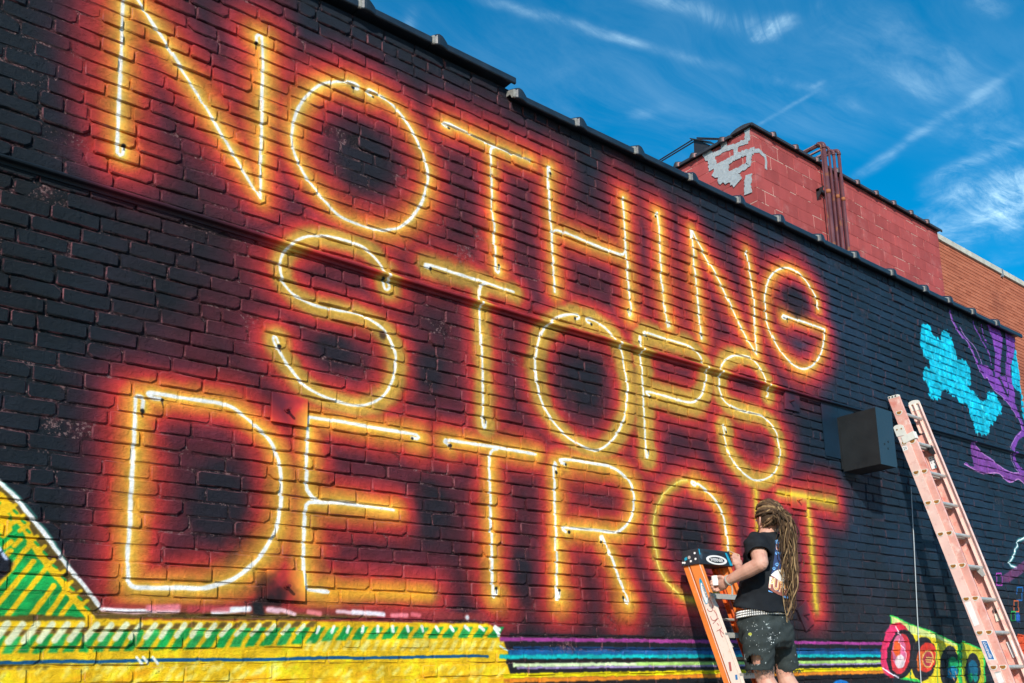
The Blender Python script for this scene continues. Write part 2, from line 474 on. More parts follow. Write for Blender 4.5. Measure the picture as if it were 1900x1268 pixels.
# base coats: blue-black on the left, navy further right, older grey-black low down
right = sm(gx[None, :] + 0.6 * NC, 4.0, 8.6)[..., None]
low = sm(-(gz[:, None] + 0.25 * NA), -2.9, -2.3)[..., None] * sm(gx[None, :], 3.0, 4.5)[..., None]
hi = sm(gz[:, None] + 0.3 * NC, 4.2, 5.4)[..., None]
img[:] = np.array((12, 24, 32)) * (1 - right) + np.array((17, 42, 60)) * right
img[:] = img * (1 - 0.45 * hi * (1 - right)) + np.array((28, 38, 54)) * 0.45 * hi * (1 - right)
img[:] = img * (1 - 0.75 * low) + np.array((29, 33, 39)) * 0.75 * low
img *= (1 + 0.45 * NA + 0.35 * NC)[..., None]
img[..., 0] += 16 * np.clip(NC + NA, 0, 1)


def over(s, color, a):
    img[s] = img[s] * (1 - a[..., None]) + np.asarray(color, np.float32) * a[..., None]


def inside(P, s, jag=1.0):
    X, Z = gx[s[1]][None, :], gz[s[0]][:, None]
    X = X + JX[s] * jag
    Z = Z + JZ[s] * jag * 1.6 if jag > 1 else Z + JZ[s]
    r = np.zeros((s[0].stop - s[0].start, s[1].stop - s[1].start), bool)
    for (x0, z0), (x1, z1) in zip(P, np.roll(P, -1, axis=0)):
        c = (z0 > Z) != (z1 > Z)
        r ^= c & (X < (x1 - x0) * (Z - z0) / (z1 - z0 + 1e-12) + x0)
    return r


JX, JZ = (0.010 * vnoise(0.035, 11, 2)).astype(np.float32), (0.010 * vnoise(0.035, 12, 2)).astype(np.float32)


def blur(a, k):
    for _ in range(k):
        a = a.copy()
        a[1:-1] = (a[:-2] + 2 * a[1:-1] + a[2:]) / 4
        a[:, 1:-1] = (a[:, :-2] + 2 * a[:, 1:-1] + a[:, 2:]) / 4
    return a


def fill(pts, color, soft=1, alpha=1.0, tex=0.12, world=False, jag=1.0):
    P = np.asarray(pts, float) if world else wxz(pts)
    s = win(P[:, 0].min() - 0.06, P[:, 0].max() + 0.06, P[:, 1].min() - 0.06, P[:, 1].max() + 0.06)
    if s[0].stop <= s[0].start or s[1].stop <= s[1].start:
        return
    a = blur(inside(P, s, jag).astype(np.float32), soft) * alpha
    c = np.asarray(color, np.float32) * (1 + tex * 2 * NB[s] + tex * NA[s])[..., None]
    img[s] = img[s] * (1 - a[..., None]) + c * a[..., None]


def stroke(pts, color, wpx, soft=0.35, alpha=1.0, curve=False, world=False, wm=None):
    q = spline(pts) if curve else pts
    P = np.asarray(q, float) if world else wxz(q)
    if wm is None:
        mx, mz = (proj((P[:, 0].mean(), 0, P[:, 1].mean()))[2],) * 2
        wm = wpx * mx / FPX
    hw = wm / 2
    D = None
    s = win(P[:, 0].min() - 2 * wm, P[:, 0].max() + 2 * wm, P[:, 1].min() - 2 * wm, P[:, 1].max() + 2 * wm)
    X, Z = gx[s[1]][None, :] + JX[s] * 0.6, gz[s[0]][:, None] + JZ[s] * 0.6
    if X.size == 0:
        return
    D = np.full(X.shape, 9.0, np.float32)
    for (x0, z0), (x1, z1) in zip(P[:-1], P[1:]):
        dx, dz_ = x1 - x0, z1 - z0
        t = np.clip(((X - x0) * dx + (Z - z0) * dz_) / (dx * dx + dz_ * dz_ + 1e-9), 0, 1)
        np.minimum(D, np.hypot(X - x0 - t * dx, Z - z0 - t * dz_), out=D)
    a = (1 - sm(D, hw * (1 - soft), hw * (1 + soft))) * alpha
    over(s, color, a)


def ell(cx, cy, rx, ry, color, n=28, tilt=0.0, **k):
    t = np.linspace(0, 2 * np.pi, n, endpoint=False)
    c_, s_2 = math.cos(tilt), math.sin(tilt)
    fill([(cx + rx * math.cos(q) * c_ - ry * math.sin(q) * s_2, cy + rx * math.cos(q) * s_2 + ry * math.sin(q) * c_) for q in t], color, **k)


# ---- halo of each word
PAL = {1: ([0, .018, .040, .072, .105, .145, .20, .28, .38], [(255, 214, 112), (244, 180, 70), (222, 136, 54), (204, 96, 46), (184, 58, 46), (154, 44, 48), (112, 34, 46), (74, 28, 42), (40, 24, 36)]),
       2: ([0, .018, .055, .078, .105, .14, .20, .28, .38], [(240, 198, 84), (210, 164, 62), (194, 144, 62), (186, 98, 48), (184, 52, 46), (156, 42, 48), (108, 33, 45), (72, 27, 41), (40, 24, 36)]),
       3: ([0, .022, .055, .088, .120, .155, .21, .29, .38], [(248, 200, 84), (232, 172, 58), (214, 130, 50), (194, 92, 44), (178, 50, 44), (146, 40, 44), (100, 31, 43), (64, 26, 40), (38, 24, 35)]),
       4: ([0, .012, .030, .060, .090, .125, .18, .26, .36], [(226, 186, 60), (204, 160, 60), (186, 126, 56), (186, 78, 50), (186, 56, 50), (160, 44, 50), (108, 33, 45), (70, 27, 40), (40, 24, 36)])}
glow = img.copy()
for r, rows in ((1, ROW1), (2, ROW2), (3, ROW3), (4, [(p, 1) for p in UNFIN])):
    lines = [wxz(spline(p, 4) if c else p) for p, c in rows]
    lines = [L + np.array([0.008, -0.004]) for L in lines]
    D = dist_lines(lines, 0.46)
    D = D * (1 + 0.72 * NA + 0.55 * NC) + 0.026 * NB + 0.03 * NC
    D = np.maximum(D, 0)
    st, cols = PAL[r]
    cols = np.array(cols, np.float32)
    c = np.stack([np.interp(D, st, cols[:, k]) for k in range(3)], -1).astype(np.float32)
    a = (1 - sm(D, 0.14, 0.43))[..., None]
    c = c * (1.0 + 0.35 * NA + 0.25 * NB)[..., None]
    glow = np.maximum(glow, img * (1 - a) + c * a)
# drifts of red overspray between the words
bx = sm(gx[None, :], 1.2, 1.9) * (1 - sm(gx[None, :], 6.4, 7.2)) * sm(gz[:, None], 2.15, 2.4) * (1 - sm(gz[:, None], 5.0, 5.3))
ov = (bx * np.clip(0.42 + 1.3 * NA + 1.0 * NC, 0, 0.8))[..., None]
glow = np.maximum(glow, glow * (1 - ov) + np.array((98, 29, 39)) * ov)
img = glow
# black brushed back into the heart of the round letters
for (cx, cy, rx, ry) in ((672, 285, 62, 70), (405, 930, 60, 100), (1080, 715, 45, 70), (1278, 1000, 34, 60), (620, 650, 50, 45), (1475, 560, 26, 34), (800, 950, 40, 70), (970, 1060, 26, 60), (800, 690, 40, 60)):
    c = W(cx, cy)
    s = win(c[0] - 0.5, c[0] + 0.5, c[2] - 0.5, c[2] + 0.5)
    e1 = abs(W(cx + rx, cy)[0] - c[0])
    e2 = abs(W(cx, cy + ry)[2] - c[2])
    X, Z = (gx[s[1]][None, :] - c[0]) / e1, (gz[s[0]][:, None] - c[2]) / e2
    d = np.hypot(X, Z) + 0.9 * NA[s] + 0.3 * NB[s]
    over(s, (20, 25, 34), 0.8 * (1 - sm(d, 0.35, 1.15)))
stroke([(612, 1097), (700, 1096), (790, 1100)], (236, 146, 40), 34, soft=0.75, alpha=0.85)
stroke([(612, 1099), (700, 1101), (795, 1104)], (246, 176, 46), 14, soft=0.9, alpha=0.7)
for cx, cy, e1, e2 in ((496, 1098, 0.085, 0.10), (482, 1126, 0.07, 0.05), (520, 1104, 0.07, 0.06)):
    c = W(cx, cy)
    s = win(c[0] - 0.25, c[0] + 0.25, c[2] - 0.25, c[2] + 0.25)
    d = np.hypot((gx[s[1]][None, :] - c[0]) / e1, (gz[s[0]][:, None] - c[2]) / e2) + 1.1 * NA[s] + 1.2 * NB[s]
    over(s, (24, 19, 20), 0.62 * (1 - sm(d, 0.1, 1.35)))
# yellow cores of the letters still to be painted white
for p in UNFIN[1:]:
    stroke(p, (236, 200, 52), 7, soft=0.95, alpha=0.6 if p[0][0] == 1401 else (0.0 if p[0][0] == 610 else 0.7), curve=len(p) > 3)

# ---- lower left: yellow ground, green hatching, olive shade, white outline
C_Y, C_G, C_OL, C_CR = (252, 200, 22), (20, 160, 74), (104, 82, 32), (236, 236, 190)
fill([(-700, 1152), (0, 1152), (165, 1146), (300, 1150), (560, 1152), (905, 1157), (920, 1166), (936, 1192), (944, 1212), (938, 1226), (948, 1250), (950, 1500), (-700, 1900)], C_Y, soft=2, tex=0.16)
for k in range(150):                                # paler dabs in the yellow
    x, y = random.uniform(-20, 930), random.choice([1198, 1240, 1250, 1262, 1275]) + random.uniform(-5, 5)
    if y < 1215 and x < 560: continue
    stroke([(x, y + 5), (x + 10, y - 5)], (255, 240, 130), 7, soft=0.8, alpha=random.uniform(0.25, 0.75))
for k in range(30):
    x, y = random.uniform(-20, 930), 1250 + random.uniform(-5, 60)
    stroke([(x, y + 4), (x + 26, y - 3)], (246, 166, 12), 9, soft=0.9, alpha=0.5)
fill([(-600, 925), (0, 925), (60, 985), (110, 1060), (165, 1146), (-600, 1152)], C_G, soft=1, tex=0.2)
fill([(-600, 700), (-10, 882), (0, 895), (12, 907), (30, 924), (47, 948), (76, 983), (97, 1010), (124, 1050), (156, 1088), (178, 1116), (186, 1128), (560, 1134), (700, 1140), (700, 1146), (560, 1150), (172, 1147), (150, 1120), (90, 1046), (46, 972), (0, 918), (-600, 720)], C_OL, soft=1)
stroke([(-60, 880), (0, 921), (18, 941), (30, 958), (45, 976), (57, 1001), (73, 1026), (90, 1050), (109, 1071), (128, 1097), (150, 1124), (168, 1148)], C_Y, 15, soft=0.2)
for x, y in ((26, 938), (41, 957), (50, 973), (66, 996), (82, 1014), (99, 1039), (117, 1061), (131, 1080), (147, 1098), (160, 1116)):
    stroke([(x - 14, y + 12), (x + 2, y - 1)], C_Y, 7, soft=0.25)
    stroke([(x - 1, y + 10), (x + 5, y + 15)], C_G, 4.5, soft=0.4)
for a, b in (((-14, 1100), (53, 1014)), ((-20, 1142), (62, 1042)), ((14, 1143), (84, 1056)), ((59, 1142), (100, 1087)), ((88, 1143), (120, 1097)), ((112, 1144), (136, 1112)), ((-30, 1085), (20, 1022))):
    stroke([a, b], C_Y, 10, soft=0.2)
for k in range(16):
    x, y = random.uniform(-10, 34), random.uniform(935, 1018)
    if y < 925 + x * 1.2: continue
    stroke([(x - 6, y + 7), (x + 6, y - 5)], C_Y, 9, soft=0.3)
fill([(-40, 1028), (6, 1024), (26, 1042), (20, 1060), (0, 1078), (-40, 1110)], (22, 26, 36), soft=2)
stroke([(-10, 1008), (4, 1024), (12, 1036)], (206, 222, 255), 7, soft=0.7)
fill([(-300, 1143), (20, 1143), (60, 1140), (100, 1144), (150, 1145), (160, 1151), (-300, 1156)], (100, 84, 26), soft=1)
stroke([(-200, 780), (0, 895), (12, 907), (30, 924), (47, 948), (76, 983), (97, 1010), (124, 1050), (140, 1067), (156, 1088), (178, 1116), (185, 1124)], (250, 250, 244), 8.5, soft=0.3)
stroke([(6, 895), (36, 922), (82, 980), (104, 1010), (130, 1049)], (70, 190, 160), 3, soft=0.9, alpha=0.5)
# pink and white dashes along the course above the yellow
fill([(186, 1120), (470, 1124), (900, 1138), (905, 1152), (560, 1140), (190, 1135)], (150, 52, 52), soft=3, alpha=0.75)
stroke([(192, 1131), (250, 1135), (330, 1133)], (244, 200, 204), 9, soft=0.5)
stroke([(188, 1130), (225, 1132), (275, 1133)], (250, 244, 246), 5, soft=0.6)
stroke([(275, 1128), (330, 1127)], (238, 130, 140), 11, soft=0.6)
stroke([(395, 1136), (430, 1132), (462, 1130)], (252, 250, 252), 11, soft=0.4)
stroke([(352, 1132), (420, 1130)], (210, 76, 84), 11, soft=0.7, alpha=0.8)
fill([(468, 1118), (486, 1118), (490, 1142), (470, 1142)], (24, 26, 30), soft=4)
for (a, b, c, w_) in (((498, 1132), (515, 1134), (240, 190, 200), 11), ((520, 1132), (546, 1140), (236, 190, 196), 8), ((572, 1135), (594, 1138), (236, 130, 130), 9), ((625, 1135), (655, 1137), (236, 190, 196), 7), ((655, 1136), (711, 1140), (250, 238, 244), 9), ((728, 1142), (755, 1142), (240, 130, 140), 8), ((765, 1140), (778, 1142), (238, 110, 120), 8), ((868, 1145), (868.5, 1146), (250, 250, 250), 9)):
    stroke([a, b], c, w_, soft=0.6)
# row of green bars with cream dashes
for k in range(-12, 33):
    x = 12 + 28.2 * k
    top, bot = np.interp(x, [0, 320, 620, 905], [1180, 1166, 1164, 1164]), np.interp(x, [0, 320, 560, 640, 905], [1213, 1206, 1195, 1187, 1183])
    lean = (bot - top) * 0.62
    fill([(x - 9, bot), (x + 9, bot), (x + 9 + lean, top), (x - 8 + lean, top)], C_G if k % 3 else (44, 172, 84), soft=1, tex=0.2)
    if x < 560:
        fill([(x - 2 + lean, top), (x + 12 + lean, top), (x + 20 + lean, top - 10), (x + 8 + lean, top - 11)], (112, 86, 34), soft=1)
        stroke([(x + 4, np.interp(x, [0, 560], [1191, 1174])), (x + np.interp(x, [0, 560], [30, 15]), np.interp(x, [0, 560], [1158, 1161]))], C_CR, np.interp(x, [0, 560], [13, 8]), soft=0.35)
    else:
        stroke([(x + 12, np.interp(x, [560, 900], [1174, 1169])), (x + np.interp(x, [560, 800, 900], [17, 8, 4]), 1163)], (250, 250, 232), 7, soft=0.35)
for k in range(20):
    x = 570 + 18 * k
    fill([(x - 8, 1208), (x + 1, 1208), (x + 11, 1188), (x + 3, 1188)], (255, 240, 140), soft=2, alpha=0.7)
stroke([(-300, 1232), (0, 1231), (100, 1228), (130, 1227), (185, 1228), (250, 1226.5), (305, 1225), (400, 1224), (470, 1225), (550, 1222), (620, 1220.5), (660, 1221.5), (700, 1221), (800, 1219), (860, 1217.5), (905, 1218)], (8, 84, 136), 6, soft=0.2)
for x in (253, 265, 284):
    stroke([(x, 1220), (x + 9, 1232)], (255, 255, 244), 5.5, soft=0.3)
for k in range(8):
    fill([(k * 16 - 30, 1234), (k * 16 - 18, 1234), (k * 16 - 26, 1243), (k * 16 - 36, 1243)], (126, 100, 20), soft=2, alpha=0.8)
stroke([(917, 1166), (926, 1179)], (250, 252, 250), 7, soft=0.3)
stroke([(929, 1199), (942, 1207)], (230, 250, 240), 4, soft=0.4)

# ---- horizontal stripes, level on the wall
xl0, xr0 = W(938, 1200)[0], W(1650, 1200)[0]


def stripe(y0, y1, color, x0=xl0, x1=xr0, soft=1, tex=0.12, alpha=1.0):
    z0, z1 = W(1000, y0)[2], W(1000, y1)[2]
    fill([(x0, z0), (x1, z0), (x1, z1), (x0, z1)], color, soft=soft, world=True, tex=tex, alpha=alpha)


stripe(1176, 1345, (24, 24, 28), x0=xl0 + 0.03, alpha=0.95)
stripe(1183, 1190.5, (168, 62, 146), x0=xl0 - 0.04)
stripe(1200, 1206, (14, 62, 112), x0=xl0 + 0.06)
stripe(1206, 1216, (12, 98, 158), x0=xl0 + 0.02)
stripe(1215, 1222.5, (4, 190, 190), x0=xl0 - 0.05)
stripe(1230.5, 1238, (226, 248, 190), x0=xl0 + 0.05)
s_z0, s_z1 = W(1000, 1230.5)[2], W(1000, 1238)[2]
fill([(W(1180, 1200)[0], s_z0), (xr0, s_z0), (xr0, s_z1), (W(1180, 1200)[0], s_z1)], (150, 214, 70), soft=6, alpha=0.7, world=True)
stripe(1238, 1241.5, (176, 150, 206), x0=xl0 + 0.08)
stripe(1249, 1258, (248, 228, 0), x0=xl0 - 0.02)
stripe(1258, 1266, (240, 140, 32), x0=xl0 - 0.02)
ell(1560, 1274, 17, 12, (14, 122, 206), soft=1)

# ---- painted cassette boxes low on the right
fill([(1652, 1141.5), (1658, 1142), (1687, 1156), (1736, 1174), (1776, 1194), (1783, 1195), (1784, 1189), (1801, 1195), (1824, 1206), (1828, 1213), (1828, 1300), (1720, 1290), (1708, 1267), (1671, 1261), (1655, 1248), (1652, 1155)], (60, 206, 90), soft=1)
fill([(1654, 1144), (1687, 1159), (1736, 1177), (1776, 1197), (1780, 1290), (1712, 1290), (1708, 1262), (1673, 1256), (1656, 1240)], (240, 214, 40), soft=1)
fill([(1654, 1144), (1687, 1159), (1736, 1177), (1776, 1197), (1772, 1200), (1735, 1184), (1686, 1176), (1655, 1158)], (228, 240, 150), soft=2)
fill([(1785, 1192), (1801, 1198), (1822, 1208), (1825, 1214), (1825, 1290), (1784, 1290)], (206, 202, 40), soft=1)
for x, y in ((1687, 1157), (1737, 1176), (1783, 1194)):
    stroke([(x, y), (x + 1, y + 60), (x + 3, y + 120)], (26, 150, 90), 2.6, soft=0.4, alpha=0.85)
for x0, y0 in ((1690, 1240), (1783, 1200)):
    for k in range(7):
        stroke([(x0, y0 + 9 * k), (x0, y0 + 9 * k + 1)], (20, 110, 80), 4, soft=0.4)
ell(1662, 1207, 27, 52, (224, 40, 66), tilt=0.12)
ell(1651, 1206, 15, 48, (232, 60, 120), tilt=0.12, soft=3, alpha=0.7)
ell(1673, 1214, 27, 46, (34, 30, 38), tilt=0.14)
ell(1671, 1214, 18, 38, (222, 56, 66), tilt=0.12)
ell(1668, 1208, 13, 30, (226, 112, 150), soft=2)
ell(1664, 1203, 7, 15, (236, 96, 40), soft=2)
ell(1670, 1228, 9, 13, (248, 226, 226), soft=2)
stroke([(1668, 1186), (1670, 1196), (1679, 1206), (1681, 1222), (1674, 1238)], (250, 224, 232), 2.2, soft=0.5, curve=True)
stroke([(1662, 1164), (1670, 1178)], (250, 214, 222), 4, soft=0.6)
stroke([(1638, 1240), (1652, 1250), (1668, 1258)], (246, 238, 250), 3, soft=0.5)
ell(1713, 1223, 23, 41, (40, 40, 46), tilt=0.05)
ell(1719, 1220, 17, 28, (220, 58, 44), tilt=0.1)
ell(1708, 1226, 7, 20, (240, 112, 44), soft=2, tilt=0.1)
ell(1722, 1223, 10.5, 17, (240, 196, 110), soft=1)
ell(1722, 1223, 8.5, 14, (196, 60, 76), soft=1)
for q in range(3):
    stroke([(1719, 1220 + 4 * q), (1729, 1221 + 4 * q)], (228, 200, 110), 2.2, soft=0.4)
ell(1761, 1238, 18, 40, (40, 42, 46), tilt=0.04)
ell(1768, 1234, 10, 15, (28, 162, 96), soft=1)
ell(1767, 1248, 10, 12, (22, 136, 176), soft=1)
stroke([(1760, 1246), (1770, 1262)], (206, 150, 100), 3, soft=0.4)
stroke([(1772, 1246), (1775, 1254)], (206, 150, 120), 2, soft=0.4)
ell(1805, 1245, 14.5, 33, (34, 38, 44), tilt=0.03)
ell(1805, 1243, 10, 18, (18, 92, 120), soft=2)
ell(1801, 1258, 5, 9, (24, 150, 90), soft=2)
ell(1811, 1258, 4, 8, (20, 140, 130), soft=2)

# ---- cyan brush patches and violet shapes, upper right
cy = [(1325, 530), (1380, 550), (1395, 590), (1440, 632), (1440, 582), (1470, 570), (1500, 620), (1520, 690), (1525, 735), (1580, 745), (1600, 780), (1605, 850), (1590, 892), (1640, 925), (1645, 952), (1692, 970), (1697, 908), (1737, 925), (1772, 970), (1775, 1020), (1752, 1060), (1735, 1085), (1710, 1110), (1705, 1145), (1680, 1155), (1630, 1142), (1620, 1080), (1595, 1030), (1590, 990), (1535, 970), (1525, 940), (1495, 935), (1480, 910), (1440, 905), (1435, 957), (1370, 935), (1365, 870), (1345, 840), (1340, 770), (1375, 787), (1375, 740), (1345, 710), (1320, 640)]
fill([(1266 + x / 2.997, 423 + y / 2.997) for x, y in cy], (6, 186, 214), soft=1, tex=0.24, jag=4.5)
for k in range(90):
    x, y = random.uniform(1712, 1850), random.uniform(612, 800)
    s = win(W(x, y)[0] - 0.01, W(x, y)[0] + 0.01, W(x, y)[2] - 0.01, W(x, y)[2] + 0.01)
    if s[0].stop > s[0].start and img[s][..., 1].mean() > 160:
        stroke([(x, y), (x + 1, y + 8)], (110, 232, 240), 3, soft=0.8, alpha=0.6)
fill([(1882, 640), (1887, 655), (1892, 672), (1900, 700), (1910, 790), (1900, 785), (1895, 760), (1894, 728), (1888, 722), (1878, 716), (1877, 690), (1874, 676), (1879, 664)], (6, 180, 210), soft=1, tex=0.2, jag=3.5)
PU, PL = (126, 66, 166), (190, 134, 210)


def ca(p): return [(1700 + x / 9.055, 560 + y / 9.055) for x, y in p]


def cb(p): return [(1760 + x / 5.286, 700 + y / 5.286) for x, y in p]


fill(ca([(1170, 370), (1400, 460), (1450, 620), (1440, 850), (1410, 1050), (1420, 1300), (1330, 1300), (1310, 1100), (1320, 850), (1290, 650), (1230, 500), (1180, 400)]), PU, soft=1)
fill(ca([(1490, 520), (1640, 585), (1672, 740), (1620, 950), (1580, 1080), (1590, 1300), (1500, 1300), (1510, 1000), (1520, 750)]), PU, soft=1)
fill(ca([(1060, 1040), (1200, 1080), (1280, 1170), (1300, 1300), (1150, 1290)]), PU, soft=1)
stroke(ca([(570, 160), (590, 260), (640, 370), (730, 520), (850, 660), (930, 800), (1000, 950), (1060, 1110), (1150, 1280)]), PU, 5.5, curve=True)
stroke(ca([(560, 160), (580, 260), (628, 370), (715, 520), (835, 660), (912, 800), (985, 950), (1045, 1110), (1140, 1280)]), PL, 1.6, curve=True)
stroke(ca([(730, 430), (830, 580), (960, 730), (1040, 860), (1100, 1040)]), PL, 2.6, curve=True, alpha=0.8)
stroke(ca([(960, 330), (990, 440), (1060, 540), (1120, 680), (1190, 800), (1240, 950), (1255, 1060)]), PU, 3.6, curve=True)
stroke(ca([(1085, 385), (1130, 560), (1200, 710)]), PU, 2.8, curve=True)
fill(cb([(370, -10), (400, 60), (450, 130), (520, 190), (580, 260), (640, 340), (690, 430), (715, 500), (722, 560), (745, 560), (735, 480), (715, 430), (690, 350), (655, 260), (650, 150), (630, 80), (620, -10)]), PU, soft=1)
fill(cb([(480, -5), (500, -5), (580, 180), (574, 196), (530, 110)]), (34, 42, 60), soft=1)
stroke(cb([(560, -5), (585, 90), (582, 190)]), (34, 42, 60), 4, soft=0.3)
stroke(cb([(740, 545), (680, 590), (640, 680), (640, 780), (680, 880), (760, 960)]), PU, 12, soft=0.15, curve=True)
stroke(cb([(370, -5), (450, 130), (520, 190), (580, 260), (640, 340), (690, 430), (718, 520), (660, 590), (612, 690), (612, 790), (650, 880), (690, 935)]), PL, 1.6, curve=True)
fill(cb([(215, 640), (240, 640), (280, 690), (330, 745), (390, 785), (450, 830), (510, 880), (600, 930), (680, 940), (760, 930), (760, 1050), (690, 1000), (640, 1020), (590, 1030), (540, 990), (500, 950), (440, 940), (350, 945), (270, 915), (200, 880), (150, 860), (160, 830), (210, 870), (250, 880), (240, 810), (215, 740)]), (126, 66, 150), soft=1)
stroke(cb([(150, 850), (200, 878), (270, 915), (350, 945), (440, 940), (500, 950), (540, 990), (590, 1030), (640, 1020), (690, 1000), (750, 1045)]), (206, 140, 206), 2, curve=True)
stroke(cb([(235, 640), (280, 690), (330, 745), (390, 785), (450, 830), (510, 880), (600, 930), (690, 940)]), (186, 130, 200), 1.8, curve=True)
stroke(cb([(440, 950), (436, 985)]), (206, 140, 206), 2)
# line figures at the far right edge
stroke([(1906, 992), (1900, 999), (1890, 1003), (1887, 1007), (1888.6, 1013), (1883.6, 1020), (1883, 1027), (1877.7, 1037), (1872, 1045.4), (1875, 1050), (1886, 1053)], (120, 236, 220), 6, soft=0.9, alpha=0.7)
stroke([(1906, 992), (1900, 999), (1890, 1003), (1887, 1007), (1888.6, 1013), (1883.6, 1020), (1883, 1027), (1877.7, 1037), (1872, 1045.4), (1875, 1050), (1886, 1053)], (250, 250, 255), 2.6, soft=0.4)
fill([(1861, 1069), (1910, 1033), (1910, 1055), (1872, 1081), (1860, 1081)], (170, 70, 130), soft=2, alpha=0.55)
for (x0, y0, x1, y1, c) in ((1849, 1064, 1859, 1086, (196, 70, 186)), (1888, 1090, 1898, 1114, (24, 110, 190)), (1881, 1115, 1891, 1135, (236, 110, 50)), (1876, 1135, 1884, 1152, (40, 180, 90))):
    stroke([(x0, y0), (x1, y0), (x1, y1), (x0, y1), (x0, y0)], c, 2.4, soft=0.3)
fill([(1885, 1136), (1893, 1138), (1893, 1155), (1885, 1154)], (30, 90, 170), soft=1)
fill([(1887, 1176), (1910, 1180), (1910, 1225), (1889, 1212)], (226, 84, 44), soft=1)

# ---- white cores, cut by brush skips, and the black tips
for r, rows in ((1, ROW1), (2, ROW2), (3, ROW3)):
    lines = [wxz(spline(p, 8) if c else p) for p, c in rows]
    D = dist_lines(lines, 0.05)
    hw = 0.0082 if r != 3 else 0.0098
    a = 1 - sm(D + 0.006 * NB + 0.004 * NA, hw - 0.003, hw + 0.003)
    a2 = (1 - sm(D + 0.006 * NB, hw, hw + 0.010)) * 0.30
    img = img * (1 - a2[..., None]) + np.array((255, 220, 120)) * a2[..., None]
    img = img * (1 - a[..., None]) + np.array((255, 254, 248)) * a[..., None]
stroke(O_LEFT, (252, 232, 120), 3, soft=0.6, curve=True, alpha=0.9)
for p in DOTS:
    c = W(*p)
    s = win(c[0] - 0.05, c[0] + 0.05, c[2] - 0.05, c[2] + 0.05)
    d = np.hypot((gx[s[1]][None, :] - c[0]), gz[s[0]][:, None] - c[2]) + JX[s]
    over(s, (16, 22, 28), 1 - sm(d, 0.0075, 0.0115))
    drip = (np.abs(gx[s[1]][None, :] - c[0] - 0.002) < 0.003) & (gz[s[0]][:, None] < c[2]) & (gz[s[0]][:, None] > c[2] - 0.030)
    over(s, (24, 22, 26), drip.astype(np.float32) * (0.7 if (p[0] * 7) % 3 < 1.6 else 0.0))
ell(710, 622, 6, 8, (60, 36, 30), soft=3, alpha=0.8)
img *= (1 + 0.10 * ND + 0.08 * NB)[..., None]
img = np.clip(img, 0, 255)
rgba = np.ones((IH, IW, 4), np.float32)
rgba[..., :3] = img / 255.0
mural_img = bpy.data.images.new('mural_paint', IW, IH, alpha=False)
mural_img.pixels.foreach_set(rgba.ravel())
mural_img.update()
mural_img.pack()


def wall_color(t, gain=1.0):
    """base colour of whatever is bolted to or part of the painted wall: the mural, laid on by world x and z"""
    g = t.n('ShaderNodeNewGeometry')
    pos = g.outputs['Position']
    sp = t.n('ShaderNodeSeparateXYZ', {0: pos})
    u = t.m('DIVIDE', t.m('SUBTRACT', sp.outputs[0], IX0), IX1 - IX0)
    v = t.m('DIVIDE', t.m('SUBTRACT', sp.outputs[2], IZ0), IZ1 - IZ0)
    tex = t.n('ShaderNodeTexImage', {'Vector': t.n('ShaderNodeCombineXYZ', {0: u, 1: v}).outputs[0]}, image=mural_img, interpolation='Cubic', extension='EXTEND')
    return g, pos, tex.outputs[0]


